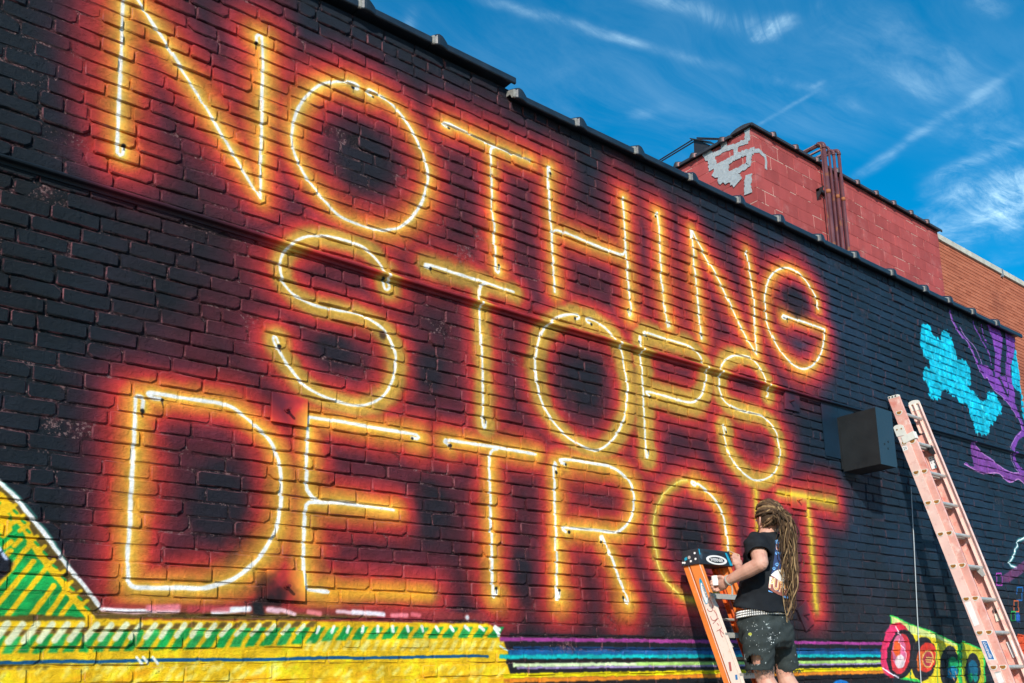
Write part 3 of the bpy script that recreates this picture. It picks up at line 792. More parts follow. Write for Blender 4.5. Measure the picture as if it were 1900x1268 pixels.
def wall_mat(name, mode):
    m_ = bpy.data.materials.new(name)
    m_.use_nodes = True
    t = NT(m_.node_tree)
    g, pos, c = wall_color(t)
    rnd = t.n('ShaderNodeObjectInfo').outputs['Random']
    if mode != 'plate':
        cell = t.n('ShaderNodeVectorMath', {0: pos, 1: (4.52, 1.0, 12.97)}, operation='MULTIPLY').outputs[0]
        f = t.noise(cell, 0.9, 1.0, 0.5)
        f2 = t.noise(pos, 30.0, 6.0, 0.7)
        f3 = t.noise(pos, 6.0, 8.0, 0.75)
        v = t.m('ADD', 0.20, t.m('ADD', t.m('MULTIPLY', f, 0.66), t.m('ADD', t.m('MULTIPLY', f2, 0.52), t.m('MULTIPLY', f3, 0.46))))
        c = t.mix(1.0, c, t.n('ShaderNodeCombineXYZ', {0: v, 1: v, 2: v}).outputs[0], 'MULTIPLY')
    sp = t.n('ShaderNodeSeparateXYZ', {0: pos})
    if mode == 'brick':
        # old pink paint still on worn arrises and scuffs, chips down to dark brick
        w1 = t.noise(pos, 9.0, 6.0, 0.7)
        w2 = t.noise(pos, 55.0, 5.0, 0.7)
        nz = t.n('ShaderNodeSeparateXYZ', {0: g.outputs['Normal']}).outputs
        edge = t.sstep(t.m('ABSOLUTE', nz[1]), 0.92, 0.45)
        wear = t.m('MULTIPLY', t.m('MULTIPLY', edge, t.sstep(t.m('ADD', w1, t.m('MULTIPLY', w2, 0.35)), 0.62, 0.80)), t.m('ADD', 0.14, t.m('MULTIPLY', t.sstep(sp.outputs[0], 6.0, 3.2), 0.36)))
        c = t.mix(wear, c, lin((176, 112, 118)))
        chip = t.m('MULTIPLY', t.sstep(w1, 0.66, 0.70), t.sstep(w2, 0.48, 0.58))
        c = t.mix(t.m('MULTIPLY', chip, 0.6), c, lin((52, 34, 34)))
    if mode == 'mortar':
        lum = t.n('ShaderNodeRGBToBW', {0: c}).outputs[0]
        dk = t.m('MULTIPLY', t.sstep(lum, 0.20, 0.03), t.m('ADD', 0.25, t.m('MULTIPLY', t.sstep(t.n('ShaderNodeSeparateXYZ', {0: pos}).outputs[0], 6.0, 3.2), 0.75)))
        w1 = t.noise(pos, 5.0, 6.0, 0.7)
        w2 = t.noise(pos, 70.0, 4.0, 0.7)
        c = t.mix(t.m('MULTIPLY', t.m('MULTIPLY', t.sstep(w1, 0.52, 0.66), 0.45), dk), c, lin((124, 62, 68)))
        c = t.mix(t.m('MULTIPLY', t.sstep(t.m('ADD', w2, t.m('MULTIPLY', w1, 0.5)), 0.80, 0.90), t.m('MULTIPLY', dk, 0.6)), c, lin((160, 128, 126)))
        c = t.mix(t.m('MULTIPLY', t.sstep(t.noise(pos, 13.0, 3.0, 0.6), 0.52, 0.60), t.m('MULTIPLY', dk, 0.6)), c, lin((16, 15, 17)))
    b1 = t.noise(pos, 22.0, 10.0, 0.78)
    b2 = t.n('ShaderNodeTexVoronoi', {'Vector': pos, 'Scale': 110.0}).outputs['Distance']
    bs, bd = {'brick': (0.9, 0.034), 'mortar': (1.0, 0.04), 'plate': (0.25, 0.006)}[mode]
    pit = t.m('MULTIPLY', t.sstep(t.noise(pos, 38.0, 3.0, 0.6), 0.66, 0.74), -0.22)
    h = t.m('ADD', t.m('ADD', t.m('MULTIPLY', b1, 0.85), t.m('MULTIPLY', t.sstep(b2, 0.0, 0.45), 0.05)), pit)
    bp = t.n('ShaderNodeBump', {'Height': h, 'Strength': bs, 'Distance': bd})
    rg = t.m('ADD', 0.44, t.m('MULTIPLY', b1, 0.25))
    p = t.n('ShaderNodeBsdfPrincipled', {'Base Color': c, 'Roughness': rg, 'Specular IOR Level': 0.22, 'Normal': bp.outputs[0]})
    t.n('ShaderNodeOutputMaterial', {0: p.outputs[0]})
    return m_


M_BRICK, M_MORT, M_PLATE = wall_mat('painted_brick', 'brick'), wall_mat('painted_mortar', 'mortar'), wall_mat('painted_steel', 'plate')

# ------------------------------------------------------------------ ground
g = MB()
g.add([(-300, -300, 0), (300, -300, 0), (300, 300, 0), (-300, 300, 0)], [(0, 1, 2, 3)])
M_GROUND = mat('gravel_asphalt', (0.16, 0.155, 0.145), 0.9, 0.2, 3.0, 0.5, 60.0)
tag(g.build('ground', M_GROUND), 'grey gravel and worn asphalt lot in front of the wall', 'ground', kind='structure')

# ------------------------------------------------------------------ the painted brick wall
XL, XR, STEPX = -1.6, W(1888, 665)[0], W(957, 160, -0.06)[0]
CZ0, CH, MOD = 1.9885, 0.0771, 0.2215
TOPR, TOPL = CZ0 + 46 * CH, CZ0 + 47 * CH
nxm, nzm = int((XR - XL) / 0.03), int(TOPR / 0.03)
xs, zs = np.linspace(XL, XR, nxm), np.linspace(0, TOPR, nzm)
XX, ZZ = np.meshgrid(xs, zs)
def bil(n0, n1, c):
    g_ = RNG.random((n0 // c + 3, n1 // c + 3))
    fi, fj = np.arange(n0) / c, np.arange(n1) / c
    i, j = fi.astype(int), fj.astype(int)
    ti, tj = (fi - i)[:, None], (fj - j)[None, :]
    return (g_[i][:, j] * (1 - tj) + g_[i][:, j + 1] * tj) * (1 - ti) + (g_[i + 1][:, j] * (1 - tj) + g_[i + 1][:, j + 1] * tj) * ti


shal = np.clip((2.25 - zs) / 0.12, 0, 1)[:, None] * np.clip((5.2 - xs) / 0.6, 0.25, 1)[None, :]
YY = 0.0098 - 0.0050 * shal + 0.012 * (bil(nzm, nxm, 14) - 0.5) + 0.006 * (bil(nzm, nxm, 3) - 0.5) + 0.003 * (RNG.random((nzm, nxm)) - 0.5)
YY = np.maximum(YY, 0.0030)
vv = np.stack([XX, YY, ZZ], -1).reshape(-1, 3)
idx = np.arange(nxm * nzm).reshape(nzm, nxm)
ff = np.stack([idx[:-1, :-1], idx[:-1, 1:], idx[1:, 1:], idx[1:, :-1]], -1).reshape(-1, 4)
wb = MB()
wb.v = [tuple(p) for p in vv]
wb.f = [tuple(int(i) for i in f) for f in ff]
wb.mi = [0] * len(wb.f)
wb.box((XL, 0.03, 0), (XR - 0.001, 0.32, TOPR - 0.001))
wb.box((XL, 0.012, TOPR + 0.001), (STEPX, 0.32, TOPL))
wall = wb.build('brick_wall', M_MORT, fix=False)
wall['kind'] = 'thing'
tag(wall, 'black painted brick wall with orange neon style lettering mural and clay coping', 'wall')


def brick_shape(seed, L, Hh, chip=0.0):
    g_ = np.random.default_rng(seed)
    c = g_.uniform(0.004, 0.012, 4)
    if g_.random() < chip:
        c[g_.integers(4)] = g_.uniform(0.015, 0.032)
    a, b = L / 2, Hh / 2
    j = lambda s=0.0022: g_.uniform(-s, s)
    o = [(-a + c[0], -b), (0 + j(.03), -b + j(.0025)), (a - c[1], -b), (a, -b + min(c[1], .02)), (a, b - min(c[2], .02)), (a - c[2], b), (0 + j(.03), b + j(.0025)), (-a + c[3], b), (-a, b - min(c[3], .02)), (-a, -b + min(c[0], .02))]
    o = [(x + j(), z + j()) for x, z in o]
    n = len(o)
    ins = g_.uniform(0.0032, 0.0058)
    v = [(x * (1 - ins / a), g_.uniform(-0.0018, 0.0018), z * (1 - ins / b)) for x, z in o]
    v += [(x, 0.0055, z) for x, z in o] + [(x, 0.030, z) for x, z in o]
    f = [tuple(range(n))]
    for r in (0, n):
        f += [(r + i, r + n + i, r + n + (i + 1) % n, r + (i + 1) % n) for i in range(n)]
    return np.array(v), f


HB = CH - 0.0095
LENS = {'full': MOD - 0.0095, 'three': 0.155, 'half': 0.10}
BANK = {k: [brick_shape(100 * i + 13 * q, L, HB, 0.42) for q in range(16)] for i, (k, L) in enumerate(LENS.items())}
bricks = []                                        # kind, x centre, z centre, sx, variant
HOLES = [W(*p)[[0, 2]] for p in ((128, 258), (1838, 962), (1852, 930), (1876, 905))]
DAMAGE = [W(*p)[[0, 2]] for p in ((395, 160), (870, 470), (968, 352), (1500, 716), (330, 236), (1830, 905), (1842, 945), (1826, 985), (1716, 838), (90, 265), (1640, 200))]
for k in range(-26, 47):
    zb = CZ0 + k * CH
    if zb < -0.03:
        continue
    x = XL - random.random() * 0.03 - (MOD / 2 if k % 2 else 0)
    header = (k % 7 == 3 and k > 30)
    lim = STEPX if k == 46 else XR
    while x < lim:
        r = random.random()
        kind = 'half' if (r < 0.045 or (header and r < 0.75)) else ('three' if r < 0.075 else 'full')
        s = random.uniform(0.965, 1.03)
        L = LENS[kind] * s
        gap = random.uniform(0.006, 0.0125)
        if x + L > lim:
            L = lim - x
            if L < 0.03:
                break
            s = L / LENS[kind]
        if x > XL - 0.15:
            bricks.append([kind, x + L / 2, zb + CH / 2 + random.uniform(-0.0018, 0.0018), s, random.randrange(16)])
        x += L + gap
keep = []
for b in bricks:
    p = np.array([b[1], b[2]])
    if any(np.linalg.norm((p - h) * (0.6, 1.6)) < 0.05 for h in HOLES):
        continue
    dmg = random.random() < 0.012 or any(np.linalg.norm((p - h) * (0.6, 1.4)) < 0.06 for h in DAMAGE)
    y0 = random.gauss(0, 0.0027) + (random.uniform(0.006, 0.012) if dmg else 0)
    tilt = (random.gauss(0, 0.016), random.gauss(0, 0.006), random.gauss(0, 0.010)) if not dmg else (random.gauss(0, 0.06), 0.0, random.gauss(0, 0.05))
    c4 = [proj((b[1] + sx * 0.1 * b[3], 0, b[2] + sz * 0.033))[:2] for sx, sz in ((-1, -1), (1, -1), (1, 1), (-1, 1))]
    ar = abs(sum(c4[i][0] * c4[(i + 1) % 4][1] - c4[(i + 1) % 4][0] * c4[i][1] for i in range(4))) / 2
    cxp = sum(q[0] for q in c4) / 4
    cyp = sum(q[1] for q in c4) / 4
    if not (-25 < cxp < 1925 and -8 < cyp < 1276):
        ar = 0
    keep.append((ar, b, y0, tilt))
keep.sort(key=lambda t_: -t_[0])
meshes = {}
for ar, b, y0, tilt in keep[:300]:
    key = (b[0], b[4])
    if key not in meshes:
        v, f = BANK[b[0]][b[4]]
        me = bpy.data.meshes.new('brick')
        me.from_pydata(v.tolist(), [], f)
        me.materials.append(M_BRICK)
        meshes[key] = me
    o = bpy.data.objects.new('brick', meshes[key])
    COL.objects.link(o)
    o.location = (b[1], y0, b[2])
    o.rotation_euler = tilt
    o.scale = (b[3], 1, 1)
    o.parent = wall
sv, sf, off = [], [], 0
for ar, b, y0, tilt in keep[300:]:
    v, f = BANK[b[0]][b[4]]
    w_ = v * (b[3], 1, 1)
    w_ = w_ + np.stack([0 * w_[:, 0], tilt[2] * w_[:, 0] - tilt[0] * w_[:, 2], 0 * w_[:, 0]], -1)
    w_[:, 2] += tilt[1] * w_[:, 0] * -1
    w_ = w_ + (b[1], y0, b[2])
    sv.append(w_)
    sf += [tuple(i + off for i in q) for q in f]
    off += len(v)
me = bpy.data.meshes.new('brickwork')
me.from_pydata(np.concatenate(sv).tolist(), [], sf)
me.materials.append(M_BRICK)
o = bpy.data.objects.new('brickwork', me)
COL.objects.link(o)
o.parent = wall
o['kind'] = 'stuff'

# coping: salt-glazed clay tiles with a bell collar at every joint
M_TILE = mat('dark_glazed_tile', (0.012, 0.020, 0.030), 0.42, 0.35, 9.0, 0.25, 60.0, spec=0.5)
M_JOINT = mat('pale_joint_mortar', (0.22, 0.22, 0.20), 0.85, 0.25, 30.0, 0.6, 90.0)
SECT = [(-0.058, -0.043), (-0.063, -0.038), (-0.064, -0.004), (-0.056, 0.006), (0.0, 0.026), (0.08, 0.043), (0.15, 0.047), (0.23, 0.042), (0.31, 0.020), (0.345, -0.002), (0.345, -0.04), (0.325, -0.04), (0.315, -0.012), (-0.03, -0.012), (-0.046, -0.042)]


def section(origin, ax_s, ax_t, s, grow=0.0, up=0.0):
    o_, a_, t_ = (np.asarray(q, float) for q in (origin, ax_s, ax_t))
    cx, cz = 0.14, 0.0
    out = []
    for y, z in SECT:
        dy, dz_ = y - cx, z - cz
        n_ = math.hypot(dy, dz_)
        out.append(o_ + a_ * s + t_ * (y + grow * dy / n_) + np.array([0, 0, z + grow * dz_ / n_ + (up if z > -0.03 else 0)]))
    return out


def coping_tile(origin, ax_s, ax_t, s0, s1, collar, parent, scale=1.0, m_tile=None, m_joint=None):
    dz_ = random.uniform(-0.003, 0.003)
    origin = np.asarray(origin, float) + (0, 0, dz_)
    mb = MB()
    mb.loft([section(origin, ax_s, ax_t, s0 + 0.003), section(origin, ax_s, ax_t, s1 - 0.003)])
    t_ = mb.build('coping_tile', m_tile or M_TILE, parent)
    if collar:
        cb_ = MB()
        k = scale
        cb_.loft([section(origin, ax_s, ax_t, s0 - 0.010, 0.004 * k, 0.006 * k), section(origin, ax_s, ax_t, s0 + 0.004, 0.016 * k, 0.021 * k), section(origin, ax_s, ax_t, s0 + 0.020, 0.019 * k, 0.026 * k), section(origin, ax_s, ax_t, s0 + 0.042, 0.018 * k, 0.024 * k), section(origin, ax_s, ax_t, s0 + 0.058, 0.013 * k, 0.018 * k), section(origin, ax_s, ax_t, s0 + 0.085, 0.004 * k, 0.004 * k)])
        cb_.build('collar', m_tile or M_TILE, t_)
        jb = MB()
        jb.loft([section(origin, ax_s, ax_t, s0 - 0.026, 0.002 * k, 0.003 * k), section(origin, ax_s, ax_t, s0 - 0.014, 0.007 * k, 0.010 * k), section(origin, ax_s, ax_t, s0 - 0.0085, 0.008 * k, 0.011 * k)])
        jb.build('joint_mortar', m_joint or M_JOINT, t_)


zl = W(803, 68, -0.063)[2] - 0.003
zr = W(1300, 334, -0.063)[2] - 0.003
xlj = [W(672, 5, -.06)[0] - 0.54 * k for k in range(8, 0, -1)] + [W(672, 5, -.06)[0], W(808, 72, -.06)[0]]
xlj = [x for x in xlj if x > XL - 0.5]
for i, x in enumerate(xlj):
    x1 = xlj[i + 1] if i + 1 < len(xlj) else STEPX + 0.005
    coping_tile((0, 0, zl), (1, 0, 0), (0, 1, 0), x, x1, True, wall)
xrj = [W(*p, -.06)[0] for p in ((957, 170), (1071, 223), (1180, 278), (1281, 325), (1370, 371), (1445, 409), (1520, 445), (1586, 477), (1655, 511), (1716, 540), (1761, 563), (1805, 585), (1849, 604))]
gap_ = 0.60
xs2 = [xrj[0]]
for x in xrj[1:]:
    if x - xs2[-1] > 0.35 and x < XR - 0.2:
        xs2.append(x)
for i, x in enumerate(xs2):
    x1 = xs2[i + 1] if i + 1 < len(xs2) else XR + 0.06
    coping_tile((0, 0, zr), (1, 0, 0), (0, 1, 0), x, x1, True, wall)

# steel shelf angle running along the wall
LZ = [(XL, W(0, 283, -.04)[2]), (W(0, 283, -.04)[0], W(0, 283, -.04)[2]), (W(420, 411, -.04)[0], W(420, 411, -.04)[2]), (W(720, 505, -.04)[0], W(720, 505, -.04)[2]), (W(1000, 589, -.04)[0], W(1000, 589, -.04)[2]), (W(1530, 740, -.04)[0], W(1530, 740, -.04)[2]), (W(1760, 802, -.04)[0], W(1760, 802, -.04)[2]), (XR - 0.01, W(1890, 838, -.04)[2])]
LZ = sorted(LZ)
lb = MB()
rings = []
for x, z in LZ:
    pr = [(0.004, 0.005), (-0.024, 0.003), (-0.034, 0.000), (-0.041, -0.005), (-0.043, -0.011), (-0.040, -0.017), (-0.033, -0.020), (-0.014, -0.019), (-0.010, -0.024), (-0.008, -0.034), (0.004, -0.036)]
    rings.append([(x, y, z + dz_) for y, dz_ in pr])
lb.loft(rings)
lb.build('ledge', M_PLATE, wall)


# ------------------------------------------------------------------ anchor plates bolted to the wall
def anchor_plate(corners, bolt, label, thick=0.017):
    P = [W(*c) for c in corners]
    c = sum(P) / 4
    t = empty('anchor_plate', (c[0], 0, c[2]))
    tag(t, label, 'anchor plate', 'steel anchor plates bolted to the mural wall')
    mb = MB()
    mb.prism([(p[0], -0.002 - thick, p[2]) for p in P], (0, thick, 0))
    mb.build('plate', M_PLATE, t, bevel=0.002)
    b = W(*bolt, -thick)
    bb = MB()
    bb.tube([(b[0], -thick - 0.002, b[2]), (b[0], -thick - 0.012, b[2])], 0.015, 6)
    bb.tube([(b[0], -thick - 0.012, b[2]), (b[0], -thick - 0.046, b[2] - 0.002)], 0.0085, 8)
    bb.build('bolt', M_PLATE, t)
    return t


anchor_plate([(502, 729), (568.5, 742), (567, 794), (501, 783)], (531, 761), 'red anchor plate below the first S of STOPS, above the E of DETROIT')
anchor_plate([(1465.5, 907), (1492.7, 910.5), (1493.5, 948), (1466.5, 943.5)], (1480, 928), 'yellow and red anchor plate just above the painter\'s head')
anchor_plate([(1492.6, 1114.5), (1476, 1131.6), (1492.6, 1172.5), (1507.5, 1156.5)], (1492.5, 1141), 'red diamond turned anchor plate beside the painter\'s shorts')
anchor_plate([(1452.7, 724.5), (1480, 733), (1480.5, 766), (1454, 759.5)], (1466, 745), 'navy painted anchor plate between the last S of STOPS and the metal box')
anchor_plate([(493.5, 1058.5), (563.5, 1060), (563.5, 1117), (493, 1112)], (530, 1088), 'smudged orange and black anchor plate low between the D and E of DETROIT')

# ------------------------------------------------------------------ metal box on the wall
M_BOXK = mat('black_box_paint', (0.0085, 0.0105, 0.0115), 0.6, 0.25, 7.0, 0.15, 30.0, spots=[(0.014, 0.017, 0.018)], spot_scale=6.0)
M_BOXN = mat('navy_box_paint', (0.017, 0.042, 0.064), 0.55, 0.12, 7.0, 0.15, 30.0)
xb = (W(1548, 773)[0] + W(1567, 871)[0]) / 2 - 0.01
pt, pb = WX(1624, 756, xb), WX(1634.8, 860.6, xb)
yb, zbt, zbb = (pt[1] + pb[1]) / 2, pt[2], pb[2]
xbr = (W(1652, 757, yb)[0] + W(1664, 862.5, yb)[0]) / 2
box = empty('metal_box', (xb, 0, zbb))
tag(box, 'black sheet metal box with navy front mounted on the wall beside the pink ladder', 'metal box')
m_ = MB(); m_.box((xb, yb + 0.002, zbb), (xb + 0.004, -0.022, zbt)); m_.build('side_panel', M_BOXK, box)
m_ = MB(); m_.box((xbr - 0.004, yb + 0.002, zbb), (xbr, -0.022, zbt)); m_.build('side_panel', M_BOXK, box)
m_ = MB(); m_.box((xb - 0.003, yb - 0.003, zbb - 0.003), (xbr + 0.003, yb + 0.001, zbt + 0.003)); m_.build('front_panel', M_BOXN, box)
m_ = MB(); m_.box((xb + 0.005, yb + 0.002, zbt - 0.004), (xbr - 0.005, -0.022, zbt - 0.0005)); m_.build('top_panel', M_BOXK, box)
m_ = MB(); m_.box((xb + 0.005, yb + 0.002, zbb + 0.003), (xbr - 0.005, -0.022, zbb + 0.006)); m_.build('bottom_panel', M_BOXK, box)
m_ = MB(); m_.box((xb - 0.010, -0.021, zbb + 0.02), (xb + 0.020, -0.012, zbt - 0.006)); m_.build('flange', M_BOXK, box)
for px, py in ((1641.5, 824), (1648, 820), (1648, 832.5)):
    p = W(px, py, yb - 0.004)
    m_ = MB(); m_.tube([(p[0], yb - 0.0038, p[2]), (p[0], yb - 0.0065, p[2])], 0.009, 8); m_.build('rivet', mat('rivet_black', (0.012, 0.014, 0.016), 0.5), box)
pl0, pl1, pl2 = W(1522.5, 740, -.01), W(1534, 850, -.01), W(1556, 760, -.01)
xm_ = pl2[0] - 0.02
m_ = MB(); m_.box((pl0[0], -0.011, pl1[2] + 0.02), (xm_ - 0.002, -0.004, pl0[2] - 0.012)); m_.build('back_plate', M_PLATE, box)
m_ = MB(); m_.box((xm_ + 0.002, -0.0105, zbb - 0.03), (xbr + 0.02, -0.004, pl0[2] - 0.012)); m_.build('back_plate', M_PLATE, box)

# hanging cable
M_CABLE = mat('grey_cable', (0.40, 0.44, 0.46), 0.5, 0.1)
m_ = MB()
pts = [W(1690, 905, -0.012), W(1690.6, 908, -0.022), W(1696, 1010, -.022), W(1702, 1140, -.022), W(1709, 1268, -.022), W(1722, 1500, -.022)]
pts.append(np.array([pts[-1][0], -0.022, 0.02]))
m_.tube(pts, 0.0042, 6)
tag(m_.build('cable', M_CABLE), 'thin grey cable hanging straight down the dark wall left of the tall ladder', 'cable')

# ------------------------------------------------------------------ red block building behind
YB = 3.0
XC, XE = W(1400.5, 308, YB)[0], (W(1742, 440, YB)[0] + W(1752, 547, YB)[0]) / 2
ZT = W(1397, 239, YB)[2]
BH, BL = 0.2032, 0.4064
ZJ = W(1404.5, 347.7, YB)[2]


def red_mat(name, base, joint):
    m2 = bpy.data.materials.new(name)
    m2.use_nodes = True
    t = NT(m2.node_tree)
    pos = t.n('ShaderNodeNewGeometry').outputs['Position']
    rnd = t.n('ShaderNodeObjectInfo').outputs['Random']
    f = t.noise(pos, 2.2, 6.0, 0.65)
    st = t.noise(t.n('ShaderNodeMapping', {'Vector': pos, 'Scale': (5.0, 5.0, 0.9)}).outputs[0], 1.0, 5.0, 0.6)
    v = t.m('ADD', 0.36, t.m('ADD', t.m('MULTIPLY', f, 0.62), t.m('ADD', t.m('MULTIPLY', rnd, 0.26), t.m('MULTIPLY', st, 0.42))))
    c = t.mix(1.0, base, t.n('ShaderNodeCombineXYZ', {0: v, 1: v, 2: v}).outputs[0], 'MULTIPLY')
    c = t.mix(t.m('MULTIPLY', t.sstep(t.noise(pos, 3.0, 6.0, 0.7), 0.52, 0.72), 0.34), c, (0.50, 0.24, 0.22))
    if joint:
        w_ = t.sstep(t.noise(pos, 2.9, 4.0, 0.6), 0.53, 0.57)
        c = t.mix(t.m('MULTIPLY', w_, 0.75), c, (0.62, 0.47, 0.38))
    else:
        c = t.mix(t.m('MULTIPLY', t.sstep(t.noise(pos, 60.0, 4.0, 0.7), 0.60, 0.72), 0.4), c, (0.20, 0.05, 0.05))
    bp = t.n('ShaderNodeBump', {'Height': t.noise(pos, 70.0, 5.0, 0.7), 'Strength': 0.5, 'Distance': 0.01})
    p = t.n('ShaderNodeBsdfPrincipled', {'Base Color': c, 'Roughness': 0.8, 'Specular IOR Level': 0.25, 'Normal': bp.outputs[0]})
    t.n('ShaderNodeOutputMaterial', {0: p.outputs[0]})
    return m2


M_RED, M_REDJ = red_mat('red_block_paint', (0.335, 0.062, 0.058), False), red_mat('red_block_joint', (0.30, 0.055, 0.05), True)
M_ROOF = mat('roof_felt', (0.07, 0.07, 0.07), 0.9)
rb = MB()
rb.box((XC + 0.0035, YB + 0.0035, 0), (XE - 0.0035, YB + 6.0, ZT))
red = rb.build('block_building', M_REDJ)
tag(red, 'red painted concrete block building rising behind the black wall', 'building')
bmesh_cache = {}


def block(x0, x1, y0, y1, z0, z1):
    key = tuple(round(t_, 3) for t_ in (x1 - x0, y1 - y0, z1 - z0))
    if key not in bmesh_cache:
        a, b_, c = (t_ / 2 for t_ in key)
        mb = MB()
        mb.box((-a, -b_, -c), (a, b_, c))
        me = bpy.data.meshes.new('block')
        me.from_pydata(mb.v, [], mb.f)
        bm = bmesh.new(); bm.from_mesh(me)
        bmesh.ops.bevel(bm, geom=[e for e in bm.edges], offset=0.004, segments=1, affect='EDGES')
        bm.to_mesh(me); bm.free()
        me.materials.append(M_RED)
        bmesh_cache[key] = me
    o = bpy.data.objects.new('block', bmesh_cache[key])
    COL.objects.link(o)
    o.location = ((x0 + x1) / 2, (y0 + y1) / 2 + random.uniform(-.001, .001), (z0 + z1) / 2)
    o.parent = red


J = 0.0036
k0 = int((6.6 - ZJ) / BH)
for k in range(k0, 40):
    z0, z1 = ZJ + k * BH, ZJ + (k + 1) * BH
    if z0 > ZT - 0.03:
        break
    z1 = min(z1, ZT)
    x = XC + (0.0 if k % 2 == 0 else 0.1945)
    first = True
    while x < XE - 0.02:
        L = BL if not (first and k % 2 == 0) else BL
        x1 = min(x + L, XE)
        # only the courses that clear the parapet of the painted wall can be seen
        if proj(((x + x1) / 2, YB, z1))[1] < 225 + 0.4815 * (proj(((x + x1) / 2, YB, z1))[0] - 1075) + 26:
            block(x + (0 if x == XC else J), x1 - J, YB, YB + 0.19, z0 + J, z1 - J)
        x = x1
        first = False
    y = YB + (0.1945 if k % 2 == 0 else 0.0)
    while y < YB + 3.4:
        y1 = y + BL
        pp = proj((XC, (y + y1) / 2, z1))
        if pp[1] < 225 + 0.4815 * (pp[0] - 1075) + 26:
            block(XC, XC + 0.191, y + (0 if y == YB else J), y1 - J, z0 + J, z1 - J)
        y = y1
M_TILE2 = mat('weathered_dark_tile', (0.035, 0.034, 0.038), 0.55, 0.4, 6.0, 0.3, 50.0, spots=[(0.16, 0.08, 0.07)], spot_scale=5.0)
M_JOINT2 = mat('red_joint', (0.30, 0.16, 0.15), 0.8, 0.3)
zc = ZT + 0.035
xj = [XC - 0.06]
for p in ((1427, 244), (1469, 270), (1509, 292), (1546, 316), (1584, 339), (1619, 358), (1652, 378), (1684, 397), (1714, 414)):
    xj.append(W(*p, YB)[0])
for i, x in enumerate(xj):
    coping_tile((0, YB, zc), (1, 0, 0), (0, 1, 0), x, xj[i + 1] if i + 1 < len(xj) else XE + 0.06, i > 0, red, 1.3, M_TILE2, M_JOINT2)
yj = [YB + 0.36] + [WX(*p, XC)[1] for p in ((1345, 258), (1292, 285), (1262, 300))] + [YB + 4.5]
yj = sorted(yj)
for i in range(len(yj) - 1):
    coping_tile((XC, 0, zc), (0, 1, 0), (1, 0, 0), yj[i], yj[i + 1], i > 0, red, 1.3, M_TILE2, M_JOINT2)

# raw mortar repairs at the corner
M_PATCH = mat('grey_repair_mortar', (0.33, 0.36, 0.37), 0.9, 0.22, 18.0, 0.8, 50.0)


def ribbon(px, w_px, plane, off, scale, org):
    """a thick, ragged band of mortar on the face x = XC or y = YB"""
    pts = []
    for (a, b), (c, d) in zip(px[:-1], px[1:]):
        n = max(2, int(math.hypot(c - a, d - b) / 22))
        pts += [(a + (c - a) * i / n, b + (d - b) * i / n) for i in range(n)]
    pts.append(px[-1])
    fn = (lambda p: WX(org[0] + p[0] / scale, org[1] + p[1] / scale, XC)) if plane == 'x' else (lambda p: W(org[0] + p[0] / scale, org[1] + p[1] / scale, YB))
    P = [fn(p) for p in pts]
    hw = 0.72 * w_px / scale * proj(P[0])[2] / FPX
    nrm = np.array([-1.0, 0, 0]) if plane == 'x' else np.array([0, -1.0, 0])
    L, R = [], []
    for i, p in enumerate(P):
        t_ = P[min(i + 1, len(P) - 1)] - P[max(i - 1, 0)]
        t_ /= np.linalg.norm(t_)
        s = np.cross(nrm, t_)
        L.append(p + s * hw * random.uniform(0.8, 1.3))
        R.append(p - s * hw * random.uniform(0.8, 1.3))
    mb = MB()
    mb.prism(L + R[::-1], nrm * off)
    mb.f = mb.f[2:]
    n = len(P)
    v = [q + nrm * off for q in L] + [q + nrm * off for q in R]
    mb.add(v, [(i, i + 1, n + i + 1, n + i) for i in range(n - 1)])
    mb.build('mortar_patch', M_PATCH, red)


for i, (px, w_) in enumerate(((([(1580, 100), (1590, 230), (1580, 310)]), 75), (([(1600, 300), (1380, 390), (1180, 460), (1010, 545), (950, 590)]), 62), (([(1165, 325), (1190, 470)]), 80), (([(1380, 400), (1385, 580)]), 60), (([(850, 470), (900, 560), (960, 640), (985, 800)]), 105), (([(1000, 790), (1200, 690), (1380, 590), (1500, 530), (1705, 480)]), 72), (([(1625, 540), (1605, 720), (1480, 800), (1300, 880), (1195, 930)]), 72), (([(1205, 690), (1215, 880)]), 80), (([(1030, 800), (1140, 880), (1190, 1010)]), 135), (([(1190, 950), (1350, 950), (1420, 1050)]), 140), (([(1610, 900), (1600, 1060), (1600, 1240)]), 92))):
    ribbon(px, w_, 'x', 0.007 + 0.0009 * i, 9.5, (1220, 230))
for i, (px, w_) in enumerate(((([(738, 285), (790, 285), (845, 335)]), 26), (([(840, 325), (852, 380), (850, 445)]), 17))):
    ribbon(px, w_, 'y', 0.006 + 0.001 * i, 4.7, (1240, 220))

# ------------------------------------------------------------------ pipes up the red building
M_PIPE = mat('maroon_pipe_paint', (0.105, 0.040, 0.045), 0.42, 0.3, 6.0, 0.2, 50.0, spots=[(0.20, 0.075, 0.03)], spot_scale=7.0, spot_t=(0.56, 0.66))
M_RUST = mat('rusty_iron', (0.30, 0.10, 0.035), 0.7, 0.4, 30.0, 0.5, 80.0)
M_DARK = mat('dark_steel', (0.02, 0.02, 0.023), 0.5, 0.2)
YP = YB - 0.075
PIPES = [('conduit', 1529.3, (1522, 266), 0.011, 'thinnest maroon conduit at the left of the pipe cluster on the red building'),
         ('pipe', 1536.8, (1530, 263), 0.034, 'thickest maroon pipe bending over the roof edge of the red building'),
         ('pipe', 1545.8, (1538.5, 270), 0.019, 'slim maroon pipe second from the right edge of thick pipe, between thick pipe and rusty pipes'),
         ('pipe', 1554.0, (1547, 276), 0.024, 'rust streaked maroon pipe with left of two capped elbows'),
         ('pipe', 1563.6, (1555.5, 275), 0.026, 'rightmost maroon pipe of the cluster with elbow against the sky')]
